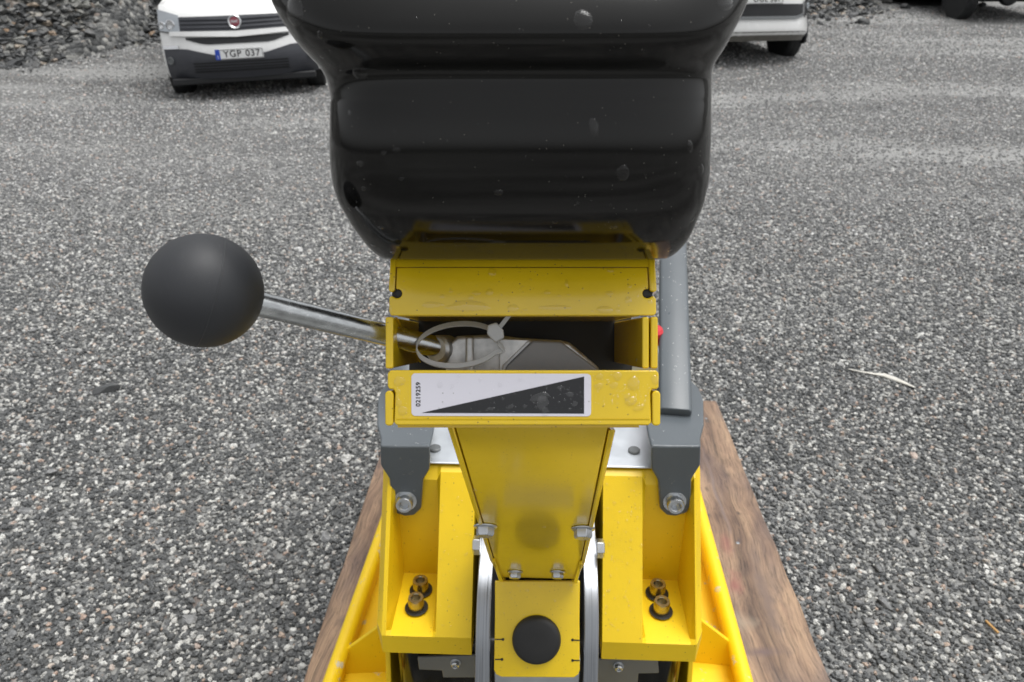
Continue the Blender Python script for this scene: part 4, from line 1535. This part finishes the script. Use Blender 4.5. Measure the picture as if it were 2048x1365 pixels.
loop = []
for i in range(41):
    a = R(-28) + R(-310) * i / 40
    # the loop leans: its far run passes behind the lever, its near run in front
    x, y = 912 + 82 * math.cos(a), 690 + 44 * math.sin(a)
    x += 6 * math.cos(a) + (14 if i in (0, 40) else 0)
    loop.append(hp(x, y - 0.06 * (x - 912), 0.020 - 0.007 * math.sin(a)))
loop.append(hp(993, 682, 0.018))
ribbon(loop, (CF * 0.0020 + CU * 0.0028), 0.0011).make('loop', 'nylon', tie, bevel=0.0003)
G().prism([hp(x, y, 0.012) for x, y in [(974, 650), (992, 644), (1006, 660), (1008, 676), (990, 686), (972, 668)]], CF * 0.006).make('lock_head', 'nylon', tie, bevel=0.001, seg=3)
ribbon([hp(998, 655, 0.014), hp(1006, 645, 0.013), hp(1013, 636, 0.0125), hp(1020, 628, 0.012)], CR * 0.0030, 0.001).make('tail', 'nylon', tie)

# ================================================================== WATER DROPS
_dg = bpy.context.evaluated_depsgraph_get()
bpy.context.view_layer.update()


def bvh_of(o):
    ev = o.evaluated_get(bpy.context.evaluated_depsgraph_get())
    me = ev.to_mesh()
    mw = ev.matrix_world
    t = BVHTree.FromPolygons([mw @ vv.co for vv in me.vertices], [tuple(p.vertices) for p in me.polygons])
    ev.to_mesh_clear()
    return t


class Drops:
    def __init__(s, target):
        s.o, s.t, s.g = target, bvh_of(target), G()

    def at(s, px, py, rpx, asp=1.0, ang=0.0, height=0.42, irr=0.12):
        d = ray(px, py).normalized()
        loc, nor, idx, dist = s.t.ray_cast(CAM, d)
        if loc is None:
            return
        if nor.dot(d) > 0:
            nor = -nor
        r = rpx * (loc - CAM).dot(CF) / FPX
        u = (CR - nor * CR.dot(nor)).normalized()
        w = nor.cross(u)
        if w.dot(CU) < 0:
            w = -w
        ca, sa = math.cos(ang), math.sin(ang)
        seg, rings = (14, 4) if rpx > 3 else (9, 2)
        ph = [random.uniform(1 - irr, 1 + irr) for _ in range(seg)]
        ph = [(ph[i] + ph[i - 1] + ph[(i + 1) % seg]) / 3 for i in range(seg)]
        v, f = [], []
        for j in range(rings):
            e = (math.pi / 2) * j / rings
            for q in range(seg):
                t = 2 * math.pi * q / seg
                a, b = r * math.cos(e) * math.cos(t) * ph[q], r * math.cos(e) * math.sin(t) * ph[q] * asp
                a, b = a * ca - b * sa, a * sa + b * ca
                v.append(loc + u * a + w * b + nor * (r * height * math.sin(e) - 0.00004))
        v.append(loc + nor * r * height)
        for j in range(rings - 1):
            for q in range(seg):
                a, b = j * seg + q, j * seg + (q + 1) % seg
                f.append((a, b, b + seg, a + seg))
        t = rings * seg
        for q in range(seg):
            f.append(((rings - 1) * seg + q, (rings - 1) * seg + (q + 1) % seg, t))
        s.g.put(v, f)

    def spray(s, x0, x1, y0, y1, n, r0, r1, power=2.5):
        for _ in range(n):
            r = r0 + (r1 - r0) * random.random() ** power
            s.at(random.uniform(x0, x1), random.uniform(y0, y1), r, random.uniform(0.85, 1.25), random.uniform(0, 3), 0.4)

    def done(s, mat='water'):
        if s.g.v:
            o = s.g.make('water_drops', mat, s.o, smooth='all')
            o['kind'] = 'stuff'


d = Drops(topl)
for px, py, r, a in ((984, 545, 9, 1.1), (1221, 541, 8, .8), (979, 585, 9, .9), (953, 587, 8, .7), (942, 595, 6, .8), (884, 594, 5, 1), (1095, 585, 7, .8), (1133, 566, 4, 2.2), (1219, 588, 8, .7), (1259, 573, 5, 1),
                     (1256, 601, 8, .9), (1236, 622, 5, 1.2), (1027, 618, 12, .7), (1210, 621, 16, .5), (1111, 616, 28, .2), (930, 612, 42, .25), (870, 610, 22, .3), (780, 619, 5, 1.8), (1300, 604, 5, 1), (1275, 592, 3, 1),
                     (902, 583, 4, 1), (1003, 590, 3, 1), (1118, 592, 4, .7), (1137, 590, 5, .5), (1051, 620, 5, .6), (1165, 578, 3, 1)):
    d.at(px, py, r, a, 0.0, 0.30 if a > 0.45 else 0.07, 0.22 if a > 0.45 else 0.5)
d.spray(800, 1295, 540, 628, 130, 0.7, 2.6, 3)
d.done()
d = Drops(front)
for px, py, r, a in ((798, 764, 12, .8), (1199, 753, 8, .8), (1235, 753, 10, .9), (1267, 768, 12, 1.3), (1198, 772, 8, .9), (1228, 771, 8, .8), (1262, 802, 13, .8), (1278, 815, 14, .5), (1310, 760, 8, 1.2), (797, 784, 5, 1),
                     (805, 822, 11, .9), (797, 805, 6, 1.5), (1090, 828, 8, .9), (1254, 795, 8, 1), (795, 795, 4, 1)):
    d.at(px, py, r, a, 0.3, 0.3, 0.22)
d.spray(1186, 1300, 748, 812, 120, 0.8, 3.0, 2.5)
d.spray(788, 820, 750, 842, 30, 0.8, 3.0, 2.5)
d.spray(800, 1295, 835, 848, 40, 0.7, 2.0, 2.5)
d.done()
d = Drops(bpy.data.objects['black_wedge'])
for px, py, r, a in ((1075, 795, 22, .45), (1085, 808, 11, 1.3), (1092, 822, 6, 1.2), (1140, 790, 9, .6), (1150, 808, 6, 1), (1020, 815, 8, .5), (980, 818, 6, .5), (1120, 775, 7, .6), (1050, 812, 5, 1)):
    d.at(px, py, r, a, 0.2, 0.10, 0.5)
d.spray(900, 1165, 765, 826, 90, 1.0, 3.4, 2)
d.o = front
d.done()
sk = bpy.data.objects.get('sticker')
d = Drops(sk)
for px, py, r, a in ((880, 770, 6, 1.2), (905, 772, 4, 1), (960, 760, 4, 1), (1000, 770, 5, 1), (1040, 760, 4, 1)):
    d.at(px, py, r, a, 0, 0.2)
d.spray(850, 1165, 752, 826, 40, 1.0, 3.2, 2)
d.o = front
d.done()
d = Drops(guard)
for px, py, r, a in ((1166, 38, 20, 1.0), (590, 22, 24, 1.3), (1450, 5, 22, 0.8), (720, 148, 17, 1.0), (1187, 253, 9, 2.2), (1246, 347, 13, 1.2), (1380, 293, 7, 1.7), (1404, 338, 6, 1.8), (996, 386, 10, .6), (793, 300, 8, .8), (768, 306, 6, .8),
                     (803, 358, 6, .8), (720, 328, 8, .8), (762, 455, 7, .7), (727, 378, 6, .8), (1227, 455, 8, .5), (700, 226, 5, 1.2), (645, 115, 6, .6), (640, 70, 8, 1), (662, 128, 4, .6), (682, 142, 5, .6), (1278, 522, 8, .6), (788, 520, 8, .6), (1155, 408, 4, 1),
                     (1110, 445, 6, .5), (700, 418, 5, .8), (745, 490, 6, .8), (785, 505, 6, 1), (1385, 440, 5, 1), (1340, 500, 5, .8), (1290, 350, 4, .4), (1310, 380, 4, .4)):
    d.at(px, py, r, a, 0.2, 0.32, 0.2)
d.spray(690, 1400, 20, 500, 120, 0.6, 2.6, 2.5)
d.done('water_clear')
d = Drops(bpy.data.objects['ball_knob'])
d.spray(310, 505, 480, 600, 120, 0.6, 2.0, 2)
d.done('water_clear')
for nm in ('frame_foot', 'frame_foot.001'):
    d = Drops(bpy.data.objects[nm])
    d.spray(755, 860, 800, 1000, 60, 0.8, 3.2, 2)
    d.spray(1300, 1410, 790, 1000, 60, 0.8, 3.2, 2)
    d.done()
for nm in ('frame_tube', 'frame_tube.001'):
    d = Drops(bpy.data.objects[nm])
    d.spray(1322, 1385, 500, 835, 90, 0.8, 3.0, 2)
    d.done()
d = Drops(shell)
for px, py, r, a in ((1274, 720, 6, 1), (1310, 718, 5, 1), (1312, 700, 4, 1), (776, 715, 4, 1), (779, 660, 4, 1)):
    d.at(px, py, r, a)
d.spray(1255, 1284, 640, 735, 20, 0.8, 3)
d.done()
d = Drops(cover)
for px, py, r in ((949, 979, 6), (938, 950, 3), (942, 957, 2.5), (962, 985, 2.5), (910, 922, 4), (1088, 1054, 4), (1112, 1059, 3), (1166, 962, 2.5), (1140, 975, 2.5), (1095, 1094, 2.5), (1150, 972, 2)):
    d.at(px, py, r)
d.done()
d = Drops(body)
d.spray(875, 945, 950, 1270, 60, 1.0, 3.2, 2)
d.spray(1205, 1285, 950, 1270, 110, 1.0, 3.6, 2)
d.done()
d = Drops(foot)
d.spray(995, 1155, 1170, 1230, 22, 1.0, 3.5, 2)
d.spray(1000, 1150, 1335, 1350, 14, 1.0, 3.5, 2)
d.done()

# ================================================================== LOOSE THINGS ON THE GROUND


def stone_mesh(name, seed, sub=2, rough=0.5, cuts=7):
    bm = bmesh.new()
    bmesh.ops.create_icosphere(bm, subdivisions=sub, radius=0.5)
    rg = random.Random(seed)
    planes = [(Vector((rg.gauss(0, 1), rg.gauss(0, 1), rg.gauss(0, 1))).normalized(), rg.uniform(0.26, 0.42)) for _ in range(cuts)]
    for vv in bm.verts:
        for nn, dd in planes:
            e = vv.co.dot(nn) - dd
            if e > 0:
                vv.co -= nn * e
    me = bpy.data.meshes.new(name)
    bm.to_mesh(me)
    bm.free()
    return me


def plain(name, col, rough=0.6):
    M[name] = paint(name, col, rough, 0, 0.3, 60, 0.3, 0.004)
    return M[name]


plain('slate', (0.075, 0.078, 0.08), 0.5)
ST_ME = [stone_mesh('rock', 40 + i) for i in range(7)]
for me in ST_ME:
    me.materials.append(M['rock'])
p = on_z(219, 784, 0.0)
s_ = stone_mesh('slate_stone', 3, 3, cuts=12)
s_.materials.append(M['slate'])
o = bpy.data.objects.new('slate_stone', s_)
COL.objects.link(o)
o.location = (p.x, p.y, 0.014)
o.scale = (0.10, 0.055, 0.034)
o.rotation_euler = (0.1, -0.12, 0.5)
tag(o, 'single flat dark slate stone lying on the fine gravel', 'stone')

# stones one can tell apart on and below the bank
rg = random.Random(12)
cnt = 0
for _ in range(70):
    x = rg.choice([rg.uniform(-8.5, -6.2), rg.uniform(4.0, 9.5), rg.uniform(-8.5, 9.5)])
    t = rg.uniform(-0.5, 1.8) if rg.random() < 0.8 else rg.uniform(-1.2, 0.0)
    y = foot_y(x) + t
    if -6.2 < x < -2.2 and y < 14.5:
        continue
    if 7.0 < x < 10.6 and y > 14.3:
        y = rg.uniform(16.6, 18.6)
        if x < 9.2 and rg.random() < 0.5:
            continue
    s = rg.uniform(0.10, 0.24)
    o = bpy.data.objects.new('rock', ST_ME[rg.randrange(len(ST_ME))])
    COL.objects.link(o)
    z = max(bank_h(x, y), ground_h(x, y))
    o.location = (x, y, z + s * 0.12)
    o.scale = (s * rg.uniform(0.8, 1.3), s * rg.uniform(0.8, 1.1), s * rg.uniform(0.45, 0.8))
    o.rotation_euler = (rg.uniform(-.4, .4), rg.uniform(-.4, .4), rg.uniform(0, 6.3))
    tag(o, 'larger broken stone lying on the dark rubble bank behind the vehicles', 'stone', 'larger stones on the rubble bank')

# white torn scrap and a small orange chip
plain('white_scrap', (0.66, 0.64, 0.58), 0.7)
plain('orange_chip', (0.42, 0.24, 0.08), 0.7)
pts = [on_z(x, y, 0.010) for x, y in ((1697, 738), (1725, 745), (1752, 749), (1768, 750), (1785, 756), (1806, 765), (1830, 776))]
for i, q in enumerate(pts):
    q.z += 0.004 * math.sin(i * 1.3)
g = G().tube(pts, [0.002, 0.004, 0.006, 0.012, 0.013, 0.009, 0.003], 10)
for q in g.v:
    q.z = 0.009 + (q.z - 0.009) * 0.45
o = g.make('white_scrap', 'white_scrap', None, smooth=True)
tag(o, 'long thin white scrap lying on the gravel beside the pallet', 'scrap')
pa, pb = on_z(1970, 1243, 0.009), on_z(1997, 1268, 0.011)
dd = (pb - pa).normalized()
ee = Vector((-dd.y, dd.x, 0)) * 0.0035
o = G().prism([pa + ee, pb + ee * 0.6, pb - ee, pa - ee * 0.5], (0, 0, 0.004)).make('wood_chip', 'orange_chip', None, bevel=0.001)
tag(o, 'small orange-brown wood chip on the gravel to one side of the pallet', 'wood chip')
